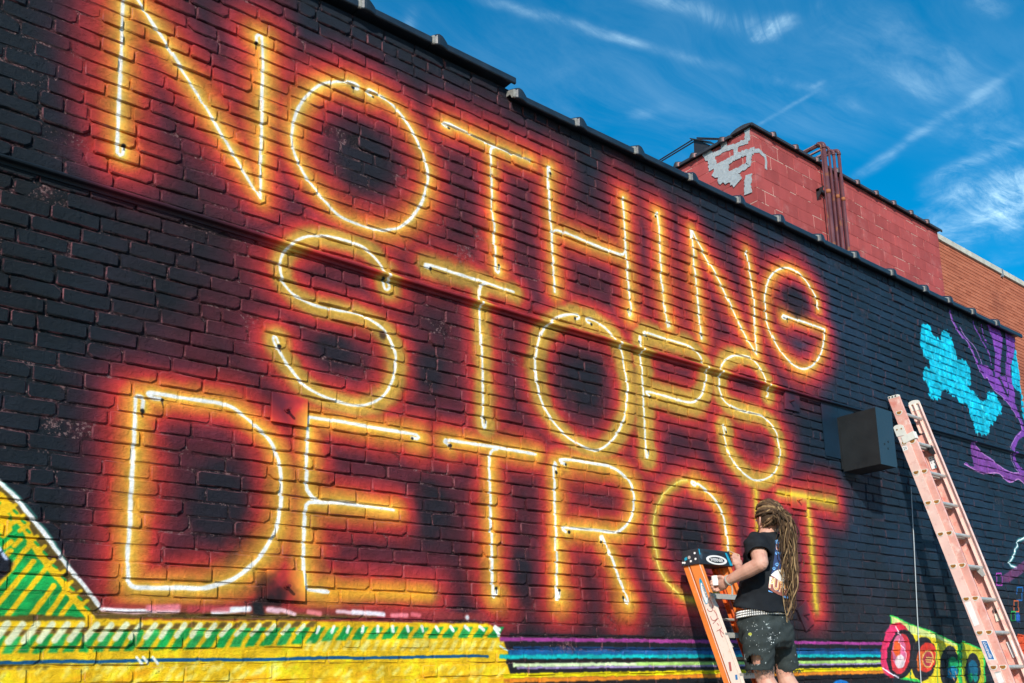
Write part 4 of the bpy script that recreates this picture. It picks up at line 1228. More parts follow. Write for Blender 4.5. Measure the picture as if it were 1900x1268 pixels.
PIPES[2] = PIPES[2][:4] + ('slim maroon pipe directly right of the thickest pipe on the red building',)
for nm, pxm, top, r, lab in PIPES:
    x = W(pxm, 358.8, YP)[0]
    zt = W(*top, YP)[2] - r
    t = empty(nm, (x, YP, 5.6))
    tag(t, lab, 'pipe', 'maroon pipes climbing the red block building')
    yp = YP if r > 0.02 else YP - (0.02 if nm == 'conduit' else 0.0)
    m_ = MB(); m_.tube([(x, yp, 5.6), (x, yp, 7.0), (x, yp, zt - 0.07)], r, 14); m_.build('riser', M_PIPE, t, smooth=True)
    el = MB()
    arc = [(x, yp + 0.07 - 0.07 * math.cos(a), zt - 0.07 + 0.07 * math.sin(a)) for a in np.linspace(0, math.pi / 2, 7)]
    el.tube(arc, r * 1.16, 14)
    el.tube([(x, yp, zt - 0.10), (x, yp, zt - 0.068)], r * 1.32, 14)
    el.tube([(x, yp + 0.068, zt), (x, yp + 0.095, zt)], r * 1.32, 14)
    el.build('elbow', M_PIPE, t, smooth=True)
    m_ = MB(); m_.tube([(x, yp + 0.07, zt), (x, yp + 2.6, zt - 0.02)], r, 12); m_.build('top_run', M_PIPE, t, smooth=True)
    if r > 0.02:
        zq = W(pxm, 356 + (pxm - 1536) * 0.5, YP)[2]
        m_ = MB(); m_.tube([(x, yp, zq - 0.03), (x, yp, zq + 0.03)], r * 1.18, 14); m_.build('coupling', M_RUST, t, smooth=True)
    if r == 0.034:
        q0, q1 = W(1516, 353, YB - 0.02), W(1531, 356, YB - .02)
        m_ = MB()
        m_.beam((q0[0], YB - 0.03, q0[2]), (x, YB - 0.03, q0[2]), (0, 0.028, 0), (0, 0, 0.022))
        m_.prism([(q0[0], YB - 0.002, q0[2] + .02), (q0[0], YB - 0.14, q0[2] + 0.02), (q0[0], YB - 0.002, q0[2] - 0.16)], (0.012, 0, 0))
        m_.build('bracket', M_DARK, t)

# roof bracket with its stays
pb_ = [WX(*p, XC + 0.12) for p in ((1287, 257), (1316, 269), (1302, 290), (1288, 290))]
t = empty('roof_bracket', tuple(pb_[0]))
tag(t, 'dark triangular steel bracket standing on the left roof edge of the red building', 'bracket')
m_ = MB(); m_.prism(pb_, (0.05, 0, 0)); m_.build('gusset', M_DARK, t)
m_ = MB(); m_.beam(pb_[0] + (0.025, 0.05, 0.012), pb_[1] + (0.025, -0.05, 0.012), (0.06, 0, 0), (0, 0, 0.008)); m_.build('top_flange', M_DARK, t)
ys_ = pb_[0][1]
for i, dy in enumerate((0.0, 0.06)):
    p0, p1 = W(1293, 256 + 2.5 * i, ys_), W(1338, 257.5 + 2.0 * i, ys_)
    m_ = MB(); m_.tube([p0, p1], 0.010, 6); m_.build('stay_rod', M_DARK, t)
for a, b, lab in (((1286, 259), (1215, 303), 'upper black cable running from the roof bracket down to the left'), ((1287, 263.5), (1218, 305), 'lower black cable below its twin at the roof bracket')):
    m_ = MB(); m_.tube([WX(*a, XC + 0.14), WX(*b, XC + 0.14)], 0.011, 6)
    tag(m_.build('cable', M_DARK), lab, 'cable', 'twin cables at the roof bracket')

# ------------------------------------------------------------------ orange brick building beyond
YO = YB + 0.10
ZO = W(1747, 437, YO - 0.03)[2]
XO = 34.0
M_OBR = bpy.data.materials.new('orange_brick')
M_OBR.use_nodes = True
t_ = NT(M_OBR.node_tree)
pos = t_.n('ShaderNodeNewGeometry').outputs['Position']
cell = t_.n('ShaderNodeVectorMath', {0: pos, 1: (4.5, 0.0, 14.7)}, operation='MULTIPLY').outputs[0]
wn = t_.n('ShaderNodeTexWhiteNoise', {'Vector': t_.n('ShaderNodeVectorMath', {0: cell}, operation='FLOOR').outputs[0]}).outputs[0]
big = t_.noise(pos, 0.9, 4.0, 0.6)
c = t_.mix(wn, (0.36, 0.105, 0.055), (0.47, 0.155, 0.085))
c = t_.mix(t_.m('MULTIPLY', t_.sstep(big, 0.5, 0.68), 0.5), c, (0.20, 0.055, 0.035))
p_ = t_.n('ShaderNodeBsdfPrincipled', {'Base Color': c, 'Roughness': 0.85, 'Specular IOR Level': 0.2, 'Normal': t_.n('ShaderNodeBump', {'Height': t_.noise(pos, 80.0, 4.0, 0.7), 'Strength': 0.4, 'Distance': 0.01}).outputs[0]})
t_.n('ShaderNodeOutputMaterial', {0: p_.outputs[0]})
M_OMO = mat('orange_wall_mortar', (0.13, 0.085, 0.065), 0.9, 0.3, 4.0)
M_CONC = mat('coping_concrete', (0.46, 0.45, 0.38), 0.85, 0.25, 7.0, 0.5, 40.0, spots=[(0.25, 0.26, 0.22)], spot_scale=5.0)
ob = MB(); ob.box((XE + 0.002, YO + 0.012, 0), (XO, YO + 8, ZO - 0.10))
org = ob.build('brick_building', M_OMO)
tag(org, 'orange brick building with pale concrete coping beyond the red block building', 'building')
sv, sf, off = [], [], 0
OC, OM = 0.068, 0.215
k = 0
z = ZO - 0.112
bv = np.array([(0, 0, 0), (1, 0, 0), (1, 1, 0), (0, 1, 0), (0, 0, 1), (1, 0, 1), (1, 1, 1), (0, 1, 1)], float)
bf = [(0, 1, 5, 4), (1, 2, 6, 5), (2, 3, 7, 6), (3, 0, 4, 7), (4, 5, 6, 7), (3, 2, 1, 0)]
while z > 2.2:
    x = XE + 0.004 - (0.0 if k % 2 else OM / 2)
    hdr = k % 6 == 5
    while x < 26.0:
        L = 0.105 if hdr else OM
        x0, x1 = max(x, XE + 0.004), x + L - 0.010
        if x1 > x0 + 0.02:
            sv.append(bv * (x1 - x0, 0.02, OC - 0.0105) + (x0, YO + random.uniform(-.0015, .0015), z - OC + 0.0105))
            sf += [tuple(i + off for i in q) for q in bf[:1] + bf[1:5]] + [tuple(i + off for i in bf[5])]
            off += 8
        x += L
    z -= OC
    k += 1
me = bpy.data.meshes.new('brickwork')
me.from_pydata(np.concatenate(sv).tolist(), [], sf)
me.materials.append(M_OBR)
o = bpy.data.objects.new('brickwork', me)
COL.objects.link(o)
set_parent(o, org)
o['kind'] = 'stuff'
xj = [XE + 0.003, W(1856, 500, YO)[0], 23.0, 27.0, XO]
for a, b in zip(xj[:-1], xj[1:]):
    m_ = MB(); m_.box((a + 0.004, YO - 0.035, ZO - 0.11), (b - 0.004, YO + 0.4, ZO)); m_.build('coping_stone', M_CONC, org, bevel=0.006)
m_ = MB(); m_.box((xj[1] - 0.03, YO - 0.039, ZO - 0.16), (xj[1] + 0.03, YO + 0.3, ZO + 0.004)); m_.build('lead_cover', mat('lead', (0.17, 0.20, 0.22), 0.5), org)


# ------------------------------------------------------------------ decals: flat print on flat faces
def lerp4(q, s, t):
    a = q[0] * (1 - s) + q[1] * s
    b = q[3] * (1 - s) + q[2] * s
    return a * (1 - t) + b * t


def decal_text(s, quad, m_, name, parent, fit=(0.86, 0.6), shear=0.0, bold=0.0, off=(0, 0, 0), keep=True):
    """text laid into the quad tl, tr, br, bl (left to right = reading direction)"""
    v, f, wh = text_faces(s, 1.0, shear, bold)
    out = []
    for x, y in v:
        out.append(lerp4(quad, 0.5 + x / wh[0] * fit[0], 0.5 - y / wh[1] * fit[1]) + np.asarray(off))
    mb = MB(); mb.add(out, f)
    return mb.build(name, m_, parent, fix=False)


def flat(quad, m_, name, parent, off, thick):
    mb = MB(); mb.prism([np.asarray(p) + np.asarray(off) for p in quad], np.asarray(thick, float))
    return mb.build(name, m_, parent)


M_WHITE = mat('sticker_white', (0.80, 0.79, 0.76), 0.5, 0.06, 12.0, 0.05)
M_INK = mat('ink_black', (0.02, 0.02, 0.024), 0.6, 0.1)
M_BLUE = mat('sticker_blue', (0.03, 0.17, 0.42), 0.45, 0.1)
M_ALU = mat('worn_aluminium', (0.52, 0.51, 0.47), 0.42, 0.22, 20.0, 0.15, 60.0, metal=0.35, spots=[(0.62, 0.56, 0.48)], spot_scale=30.0)

# ------------------------------------------------------------------ tall extension ladder leaning on the wall
M_PINK = mat('faded_pink_fibreglass', (0.72, 0.36, 0.29), 0.55, 0.14, 5.0, 0.3, 70.0, spots=[(0.80, 0.56, 0.48), (0.62, 0.22, 0.17)], spot_scale=9.0, spot_t=(0.52, 0.70))
M_PINKW = mat('bleached_pink_fibreglass', (0.80, 0.53, 0.45), 0.6, 0.10, 6.0, 0.3, 70.0, spots=[(0.80, 0.66, 0.58), (0.66, 0.34, 0.28)], spot_scale=12.0, spot_t=(0.55, 0.72))
M_RED2 = mat('pink_rail_edge', (0.62, 0.24, 0.19), 0.55, 0.15, 6.0, 0.3)
M_AMBER = mat('rung_inside', (0.30, 0.13, 0.025), 0.6, 0.5, 40.0)
M_CAPW = mat('rail_cap_plastic', (0.68, 0.66, 0.58), 0.55, 0.12, 14.0, 0.1)
LX = WX(1655, 742, WX(1655, 742, W(1655, 742, -.08)[0])[0])[0]
LW = 0.42
SL = 0.2705
LDIR = np.array([0, SL, 1.0]) / math.hypot(1, SL)          # up along the rails
LNRM = np.array([0, -1.0, SL]) / math.hypot(1, SL)         # out of the ladder, towards the climber


def LP(x, off, z):
    """point at the ladder's height z, off metres towards the climber from the back edge of the base rails"""
    return np.array([x, -0.079 - SL * (3.914 - z) - off, z])


ladder = empty('extension_ladder', tuple(LP(LX, 0.05, 0)))
tag(ladder, 'tall faded pink fibreglass extension ladder leaning against the dark wall', 'ladder')


def rail(x, sgn, o0, o1, z0, z1, m_):
    """C-section: web at x, flanges turned inward (sgn)"""
    mb = MB()
    t_ = 0.0045
    for (xa, xb_, a, b) in ((x, x + sgn * t_, o0, o1), (x + sgn * t_, x + sgn * 0.030, o0, o0 + t_), (x + sgn * t_, x + sgn * 0.030, o1 - t_, o1)):
        lo, hi = min(xa, xb_), max(xa, xb_)
        mb.hexa([LP(lo, a, z0), LP(hi, a, z0), LP(hi, b, z0), LP(lo, b, z0), LP(lo, a, z1), LP(hi, a, z1), LP(hi, b, z1), LP(lo, b, z1)])
    return mb.build('side_rail', m_, ladder)


B0, B1, F0, F1 = 0.0, 0.088, 0.047, 0.148
rl = rail(LX, 1, B0, B1, 0.03, 3.93, M_PINKW)
rr = rail(LX + LW, -1, B0, B1, 0.03, 3.93, M_PINK)
fl = rail(LX + 0.010, 1, F0 + 0.043, F1, 0.75, 4.235, M_PINK)
fr = rail(LX + LW - 0.010, -1, F0 + 0.043, F1, 0.75, 4.235, M_PINKW)
# the fly narrows behind the base rails but shows its full depth above them
for x, s, m_2 in ((LX + 0.0098, 1, M_PINK), (LX + LW - 0.0098, -1, M_PINKW)):
    rail(x, s, F0 - 0.002, F1 + 0.0005, 3.94, 4.236, m_2)


def dcap(x, off, z, parent, sgn=-1):
    P = LP(x, off, z)
    u, v = LNRM, np.array([0, 0, 1.0])
    u = np.array([0, -1.0, 0])
    def shp(r, d, dd=0.0):
        pts = []
        for a in np.linspace(math.pi * 1.0, math.pi * 2.0, 11):
            pts.append(P + u * r * 1.12 * math.cos(a) + v * (r * 1.05 * math.sin(a) + r * 0.25) + (sgn * d, 0, 0))
        pts.append(P + u * r * 0.9 + v * (r * 0.55) + (sgn * d, 0, 0))
        pts.append(P - u * r * 0.9 + v * (r * 0.55) + (sgn * d, 0, 0))
        return pts
    mb = MB(); mb.prism(shp(0.029, 0.0005), (sgn * 0.0028, 0, 0)); c_ = mb.build('rung_collar', M_CAPW, parent)
    mb = MB(); mb.prism(shp(0.021, 0.0030), (sgn * 0.0012, 0, 0)); mb.build('rung_end', M_AMBER, c_)


for k in range(14):
    z = 4.077 - 0.2925 * k
    if z > 0.8:
        mb = MB(); mb.tube([LP(LX + 0.012, 0.098, z), LP(LX + LW - 0.012, 0.098, z)], 0.0175, 10); mb.build('rung', M_ALU, ladder, smooth=False)
        dcap(LX + 0.010, 0.112 if k else 0.096, z, fl)
    if 0.15 < z < 3.9:
        mb = MB(); mb.tube([LP(LX + 0.006, 0.040, z - 0.006), LP(LX + LW - 0.006, 0.040, z - 0.006)], 0.016, 10); mb.build('rung', M_ALU, ladder, smooth=False)
        dcap(LX, 0.040, z, rl)

# caps, guide brackets, locks
def capplate(x, sgn, o0, o1, z0, z1, m_, name, parent, t_=0.004, round_=True):
    mb = MB()
    oc, hw = (o0 + o1) / 2, (o1 - o0) / 2
    pts = [LP(x, o0, z0), LP(x, o1, z0)]
    for a in np.linspace(0, math.pi, 9):
        pts.append(LP(x, oc + hw * math.cos(a), z1 - 0.022 + 0.022 * math.sin(a)))
    mb.prism(pts, (sgn * t_, 0, 0))
    c_ = mb.build(name, m_, parent)
    for o_ in (oc - hw * 0.45, oc + hw * 0.45):
        p = LP(x + sgn * t_, o_, z1 - 0.045)
        q = MB(); q.tube([p, p + (sgn * 0.003, 0, 0)], 0.0075, 8); q.build('rivet', M_AMBER, c_)
    return c_


capplate(LX - 0.0005, -1, -0.004, 0.092, 3.855, 3.965, M_CAPW, 'rail_cap', ladder)
capplate(LX + LW - 0.0155, -1, F0 - 0.004, F1 + 0.004, 4.17, 4.275, M_CAPW, 'rail_cap', ladder)
mb = MB(); mb.hexa([LP(LX + 0.008, F0 + 0.002, 4.228), LP(LX + 0.044, F0 + 0.002, 4.228), LP(LX + 0.044, F1, 4.228), LP(LX + 0.008, F1, 4.228), LP(LX + 0.008, F0 + 0.002, 4.252), LP(LX + 0.044, F0 + 0.002, 4.252), LP(LX + 0.044, F1, 4.252), LP(LX + 0.008, F1, 4.252)])
plug = mb.build('rail_plug', M_CAPW, ladder)
for a, b in ((0.062, 4.240), (0.092, 4.240), (0.122, 4.240)):
    p = LP(LX + 0.0078, a, b); q = MB(); q.tube([p, p - (0.002, 0, 0)], 0.0085, 8); q.build('plug_hole', M_INK, plug)
for a in (0.065, 0.10, 0.128):
    p = LP(LX + 0.026, a, 4.2525); q = MB(); q.tube([p, p + (0, 0, 0.002)], 0.010, 8); q.build('plug_hole', M_INK, plug)
mb = MB(); mb.hexa([LP(LX - 0.006, 0.030, 3.775), LP(LX + 0.05, 0.030, 3.775), LP(LX + 0.05, 0.160, 3.805), LP(LX - 0.006, 0.160, 3.805), LP(LX - 0.006, 0.030, 3.845), LP(LX + 0.05, 0.030, 3.845), LP(LX + 0.05, 0.160, 3.875), LP(LX - 0.006, 0.160, 3.875)])
mb.build('guide_bracket', M_CAPW, ladder, bevel=0.003)
for k in (1, 5):
    z = 4.077 - 0.2925 * k
    for xx in (LX + 0.06, LX + LW - 0.075):
        mb = MB()
        mb.prism([LP(xx, 0.075, z + 0.015), LP(xx, 0.118, z + 0.012), LP(xx, 0.125, z - 0.075), LP(xx, 0.098, z - 0.085), LP(xx, 0.070, z - 0.03)], (0.018, 0, 0))
        mb.build('rung_lock', M_ALU if k == 5 else M_DARK, ladder)

ex = LX - 0.0005


def lq(pts, x):
    return [WX(px, py, x) for px, py in pts]


def c4(p): return [(1500 + x / 4.733, 1000 + y / 4.733) for x, y in p]
def c3(p): return [(1640 + x / 12.68, 780 + y / 12.68) for x, y in p]
def c12(p): return [(1810 + x / 12.94, 1170 + y / 12.94) for x, y in p]


def sticker(pts, x, name='sticker', m_=None, t_=0.0008):
    return flat(lq(pts, x), m_ or M_WHITE, name, rl if x < LX + 0.1 else fr, (0, 0, 0), (-t_, 0, 0))


s24 = c3([(425, 625), (540, 592), (572, 690), (455, 730)])
sticker(s24, ex)
decal_text('24', lq(s24, ex - 0.0012), M_INK, 'number', rl, fit=(0.62, 0.58))
sticker(c4([(1370, 562), (1424, 546), (1503, 752), (1456, 770)]), ex)
sq = c12([(262, 220), (490, 715), (310, 715), (128, 240)])
sticker(sq, ex, t_=0.0006)
lb_ = c12([(268, 255), (452, 694), (312, 694), (140, 258)])
sticker(lb_, ex - 0.0007, 'brand_label', M_BLUE, 0.0005)
decal_text('Louisville', lq(lb_, ex - 0.0016), M_WHITE, 'label_lettering', rl, fit=(0.88, 0.62), shear=0.35, bold=0.012)
sticker(c12([(470, 1035), (600, 1005), (690, 1240), (560, 1290)]), ex)
flat(lq(c12([(450, 1012), (595, 978), (600, 1000), (462, 1036)]), ex), M_ALU, 'sticker', rl, (0, 0, 0), (-0.0008, 0, 0))
xr_ = LX + LW - 0.0152
st = c3([(1040, 870), (1175, 830), (1250, 1120), (1130, 1160)])
sticker(st, xr_)
for k, (a, b) in enumerate(((0.2, 0.12), (0.22, 0.3), (0.2, 0.48), (0.68, 0.1), (0.7, 0.28), (0.7, 0.5))):
    q = lq(st, xr_ - 0.0012)
    flat([lerp4(q, a, b), lerp4(q, a + 0.14, b), lerp4(q, a + 0.16, b + 0.07), lerp4(q, a + 0.02, b + 0.07)], M_INK, 'print_mark', fr, (0, 0, 0), (-0.0005, 0, 0))
q = lq(st, xr_ - 0.0012)
flat([lerp4(q, 0.62, 0.80), lerp4(q, 0.84, 0.76), lerp4(q, 0.9, 0.98), lerp4(q, 0.68, 1.0)], mat('teal_print', (0.02, 0.16, 0.20), 0.5), 'print_mark', fr, (0, 0, 0), (-0.0005, 0, 0))
b101 = [(1780 + x / 5.117, 1020 + y / 5.117) for x, y in ((312, 572), (368, 556), (378, 592), (324, 608))]
q = lq(b101, xr_)
for s0, s1 in ((0.0, 0.14), (0.36, 0.52), (0.58, 0.74), (0.86, 1.0)):
    flat([lerp4(q, s0, 0), lerp4(q, s1, 0), lerp4(q, s1, 1), lerp4(q, s0, 1)], M_INK, 'print_mark', fr, (0, 0, 0), (-0.0006, 0, 0))
sticker([(1780 + x / 5.117, 1020 + y / 5.117) for x, y in ((332, 612), (385, 600), (400, 670), (350, 684))], xr_, m_=mat('cream_sticker', (0.78, 0.74, 0.60), 0.6))
sticker([(1780 + x / 5.117, 1020 + y / 5.117) for x, y in ((445, 880), (500, 862), (558, 1010), (510, 1030))], xr_)

# ------------------------------------------------------------------ orange step ladder, folded and leaning
M_ORG = mat('orange_fibreglass', (0.74, 0.20, 0.035), 0.5, 0.14, 6.0, 0.25, 70.0, spots=[(0.78, 0.42, 0.18)], spot_scale=8.0, spot_t=(0.60, 0.74))
M_ORG2 = mat('orange_fibreglass_dark', (0.66, 0.13, 0.025), 0.5, 0.14, 6.0, 0.25, 70.0)
M_EDGE = mat('pale_edge_line', (0.80, 0.66, 0.54), 0.6, 0.15, 20.0)  # for the thin pale strips laid along the rail edges
SX = WX(1290, 1040, 5.102)[0]
SWD = 0.335
SS = 0.342
m2 = bpy.data.materials.new('orange_rail_white_low')
m2.use_nodes = True
t_ = NT(m2.node_tree)
pos = t_.n('ShaderNodeNewGeometry').outputs['Position']
f = t_.noise(pos, 14.0, 6.0, 0.65)
zz = t_.n('ShaderNodeSeparateXYZ', {0: pos}).outputs[2]
k_ = t_.sstep(t_.m('ADD', zz, t_.m('MULTIPLY', t_.m('SUBTRACT', f, 0.5), 0.12)), 2.27, 2.20)
k_ = t_.m('MULTIPLY', k_, t_.m('SUBTRACT', 1.0, t_.m('MULTIPLY', t_.sstep(t_.noise(pos, 30.0, 5.0, 0.7), 0.55, 0.72), 0.5)))
c = t_.mix(k_, (0.74, 0.22, 0.045), (0.80, 0.66, 0.56))  # rail colour goes from orange to pinkish white lower down
p_ = t_.n('ShaderNodeBsdfPrincipled', {'Base Color': c, 'Roughness': 0.55, 'Specular IOR Level': 0.35, 'Normal': t_.n('ShaderNodeBump', {'Height': f, 'Strength': 0.2, 'Distance': 0.01}).outputs[0]})
t_.n('ShaderNodeOutputMaterial', {0: p_.outputs[0]})
M_ORGW = m2


def SP(x, off, z):
    return np.array([x, -0.143 - SS * (2.495 - z) - off, z])


step = empty('step_ladder', tuple(SP(SX, 0.1, 0)))
tag(step, 'orange folded step ladder with black top cap in front of the painter', 'ladder')


def srail(x, sgn, o0, o1, z0, z1, m_, fw, front=True):
    mb = MB()
    w_ = 0.004
    segs = [(x, x + sgn * w_, o0, o1)]
    if front:
        segs.append((x + sgn * w_, x + sgn * fw, o1 - w_, o1))
    segs.append((x + sgn * w_, x + sgn * fw, o0, o0 + w_))
    for xa, xb_, a, b in segs:
        lo, hi = min(xa, xb_), max(xa, xb_)
        mb.hexa([SP(lo, a, z0), SP(hi, a, z0), SP(hi, b, z0), SP(lo, b, z0), SP(lo, a, z1), SP(hi, a, z1), SP(hi, b, z1), SP(lo, b, z1)])
    return mb.build('side_rail', m_, step)


fr_l = srail(SX, 1, 0.062, 0.144, 0.02, 2.50, M_ORGW, 0.032)
fr_r = srail(SX + SWD, -1, 0.062, 0.144, 0.02, 2.50, M_ORG, 0.032)
re_l = srail(SX + 0.004, 1, 0.0, 0.046, 0.03, 2.49, M_ORG, 0.030)
re_r = srail(SX + SWD - 0.004, -1, 0.0, 0.046, 0.03, 2.49, M_ORG2, 0.030)
mb = MB(); mb.beam(SP(SX - 0.0012, 0.144, 0.05), SP(SX - 0.0012, 0.144, 2.49), (0.0016, 0, 0), (0, 0.0016, 0)); mb.build('pale_edge', M_EDGE, fr_l)
mb = MB(); mb.beam(SP(SX + 0.0028, 0.0462, 0.05), SP(SX + 0.0028, 0.0462, 2.48), (0.0016, 0, 0), (0, 0.0016, 0)); mb.build('pale_edge', M_EDGE, re_l)
for k in range(8):
    z = 2.262 - 0.2635 * k
    mb = MB()
    a0, a1 = SP(SX + 0.006, 0.068, z), SP(SX + 0.006, 0.150, z)
    xa, xb_ = SX + 0.005, SX + SWD - 0.005
    mb.box((xa, a1[1], z - 0.004), (xb_, a0[1], z))
    mb.box((xa, a1[1], z - 0.034), (xb_, a1[1] + 0.003, z - 0.0045))
    mb.box((xa, a0[1] - 0.003, z - 0.026), (xb_, a0[1], z - 0.0045))
    tr = mb.build('tread', M_ALU, step)
    for xx in (SX + 0.0345, SX + SWD - 0.0385):
        g_ = MB()
        g_.prism([(xx, a1[1] + 0.004, z - 0.035), (xx, a1[1] + 0.06, z - 0.035), (xx, SP(0, 0.138, z - 0.095)[1], z - 0.095), (xx, SP(0, 0.150, z - 0.095)[1], z - 0.095)], (0.004, 0, 0))
        g_.build('gusset', M_ALU, tr)
    if k:
        mb = MB(); mb.tube([SP(SX + 0.006, 0.03, z + 0.1), SP(SX + SWD - 0.006, 0.03, z + 0.1)], 0.010, 8); mb.build('rear_brace', M_ALU, step)
# top cap
M_CAP = mat('black_cap_plastic', (0.020, 0.026, 0.034), 0.5, 0.25, 9.0, 0.15, 40.0, spots=[(0.05, 0.075, 0.10)], spot_scale=9.0)
M_CYAN = mat('cyan_paint_smear', (0.01, 0.30, 0.46), 0.5, 0.2, 30.0)
e1, e2 = WX(1290.5, 1018, SX - 0.012), WX(1293, 1047, SX - 0.012)
yf0, yf1 = e1[1], e2[1]
ztc, zbc = e1[2], e2[2]
yk0, yk1 = WX(1259, 1031, SX - .012)[1], WX(1257, 1047, SX - .012)[1]
x0c, x1c = SX - 0.012, SX + SWD + 0.012
yf1 = min(yf1, SP(0, 0.150, zbc)[1] - 0.004)
yf0 = yf1 + 0.014
yk1 = SP(0, -0.006, zbc)[1]
yk0 = yk1 - 0.012
mb = MB()
mb.hexa([(x0c, yf1, zbc), (x1c, yf1, zbc), (x1c, yk1, zbc), (x0c, yk1, zbc), (x0c + 0.008, yf0, ztc), (x1c - 0.012, yf0, ztc), (x1c - 0.012, yk0, ztc), (x0c + 0.008, yk0, ztc)])
cap = mb.build('top_cap', M_CAP, step, bevel=0.004)


def capfront(s, t_, d=0.0045):
    xa, xb_ = x0c + 0.008 * (1 - t_), x1c - 0.012 * (1 - t_)
    return np.array([xa + (xb_ - xa) * s, yf0 + (yf1 - yf0) * t_ - d, ztc + (zbc - ztc) * t_])


def caparc(cs, ct, rs, rt, d, n=26):
    return [capfront(cs + rs * math.cos(a), ct + rt * math.sin(a), d) for a in np.linspace(0, 2 * math.pi, n, endpoint=False)]


def disc(pts, m_, name, parent, off=(0, -0.0008, 0)):
    mb = MB(); mb.prism(pts, off)
    return mb.build(name, m_, parent)


disc(caparc(0.52, 0.66, 0.315, 0.31, 0.0020), M_WHITE, 'badge', cap)
disc(caparc(0.52, 0.66, 0.235, 0.20, 0.0030), M_CAP, 'badge', cap)
decal_text('WERNER', [capfront(0.31, 0.54, 0.0042), capfront(0.73, 0.54, 0.0042), capfront(0.73, 0.78, 0.0042), capfront(0.31, 0.78, 0.0042)], M_WHITE, 'badge_lettering', cap, fit=(0.92, 0.95), bold=0.02)
disc([capfront(0.83, 0.12, 0.002), capfront(0.89, 0.12, 0.002), capfront(0.985, 0.93, 0.002), capfront(0.90, 0.95, 0.002)], M_CYAN, 'paint_smear', cap)
disc([capfront(0.012, 0.03, 0.002), capfront(0.045, 0.03, 0.002), capfront(0.05, 0.4, 0.002), capfront(0.02, 0.4, 0.002)], M_CYAN, 'paint_smear', cap)
for s0 in (0.16, 0.60):
    disc([capfront(s0, 0.16, 0.002), capfront(s0 + 0.17, 0.16, 0.002), capfront(s0 + 0.17, 0.27, 0.002), capfront(s0, 0.27, 0.002)], M_INK, 'slot', cap)


def capend(s, t_, d=0.0015):
    ya, yb_ = yk0 + (yk1 - yk0) * t_, yf0 + (yf1 - yf0) * t_
    return np.array([x0c + 0.008 * (1 - t_) - d, ya + (yb_ - ya) * s, ztc + (zbc - ztc) * t_])


for s0, t0, r, mm in ((0.2, 0.80, 0.008, M_WHITE), (0.55, 0.76, 0.008, M_WHITE), (0.82, 0.66, 0.008, M_WHITE), (0.46, 0.5, 0.012, M_ALU), (0.80, 0.28, 0.008, M_WHITE), (0.10, 0.78, 0.007, M_WHITE)):
    c_ = capend(s0, t0, 0.004)
    q = MB(); q.tube([c_ + (0.003, 0, 0), c_], r, 8); q.build('screw', mm, cap)
disc([capend(0.18, 0.5), capend(0.30, 0.42), capend(0.36, 0.62), capend(0.2, 0.68)], M_CYAN, 'paint_smear', cap, (-0.0006, 0, 0))
# oval brand label and red handwriting on the near rail
sx_ = SX - 0.0006


def c7(p): return [(1240 + x / 10.556, 1000 + y / 10.556) for x, y in p]
def c27(p): return [(1270 + x / 12.675, 1080 + y / 12.675) for x, y in p]


oval = [(1299, 1072), (1302, 1077), (1305, 1084), (1309, 1094), (1313, 1106), (1314, 1113), (1313, 1120), (1310, 1122), (1306, 1115), (1303, 1105), (1300, 1094), (1298, 1083), (1297.5, 1076)]
flat(lq(oval, sx_), M_CYAN, 'label', fr_l, (0, 0, 0), (-0.0006, 0, 0))
ov2 = [(1300.5, 1081), (1303, 1084), (1306, 1091), (1310, 1101), (1313, 1112), (1312.5, 1119), (1310, 1120), (1307, 1113), (1303.5, 1104), (1301, 1093), (1300, 1085)]
flat(lq(ov2, sx_ - 0.0007), M_WHITE, 'label', fr_l, (0, 0, 0), (-0.0005, 0, 0))
decal_text('WERNER', lq([(1304.5, 1083.2), (1314.2, 1108.5), (1309.6, 1111.5), (1300.2, 1085.5)], sx_ - 0.0014), M_INK, 'label_lettering', fr_l, fit=(0.96, 0.62), bold=0.015)
M_SCR = mat('red_marker', (0.42, 0.10, 0.09), 0.6, 0.3, 50.0)
for pts in ([(610, 430), (660, 560), (665, 650), (630, 695), (570, 680), (535, 630)], [(690, 660), (755, 770), (765, 860), (700, 910), (640, 880), (610, 810)], [(670, 985), (780, 870), (800, 850)], [(770, 970), (810, 1025)],
            [(870, 1050), (860, 1100), (760, 1160)], [(830, 1125), (930, 1230)], [(830, 1130), (870, 1260), (905, 1300)]):
    P = [WX(*p, sx_ - 0.0004) for p in spline(c27(pts), 4)]
    mb = MB(); mb.tube(P, 0.0022, 5); mb.build('handwriting', M_SCR, fr_l)
flat(lq([(1240 + x / 6.744, 1080 + y / 6.744) for x, y in ((752, 1005), (780, 1000), (796, 1115), (770, 1120))], sx_), M_SCR, 'paint_smear', fr_l, (0, 0, 0), (-0.0005, 0, 0))
flat(lq([(1240 + x / 6.744, 1080 + y / 6.744) for x, y in ((835, 1165), (862, 1160), (870, 1222), (845, 1228))], sx_), M_BLUE, 'paint_smear', fr_l, (0, 0, 0), (-0.0005, 0, 0))


# ------------------------------------------------------------------ the painter on the step ladder
def A(px, py, Y):
    return W(px, py, Y)


def ring(c, a, b, ax=(1, 0, 0), ay=(0, 1, 0), n=22, tilt=(0, 0), sq=2.3):
    c, ax, ay = (np.asarray(q, float) for q in (c, ax, ay))
    out = []
    for k in range(n):
        t = 2 * math.pi * k / n
        cx, sx = math.cos(t), math.sin(t)
        r = (abs(cx) ** sq + abs(sx) ** sq) ** (-1 / sq)
        u, v = a * r * cx, b * r * sx
        out.append(c + ax * u + ay * v + np.array([0, 0, tilt[0] * u + tilt[1] * v]))
    return out


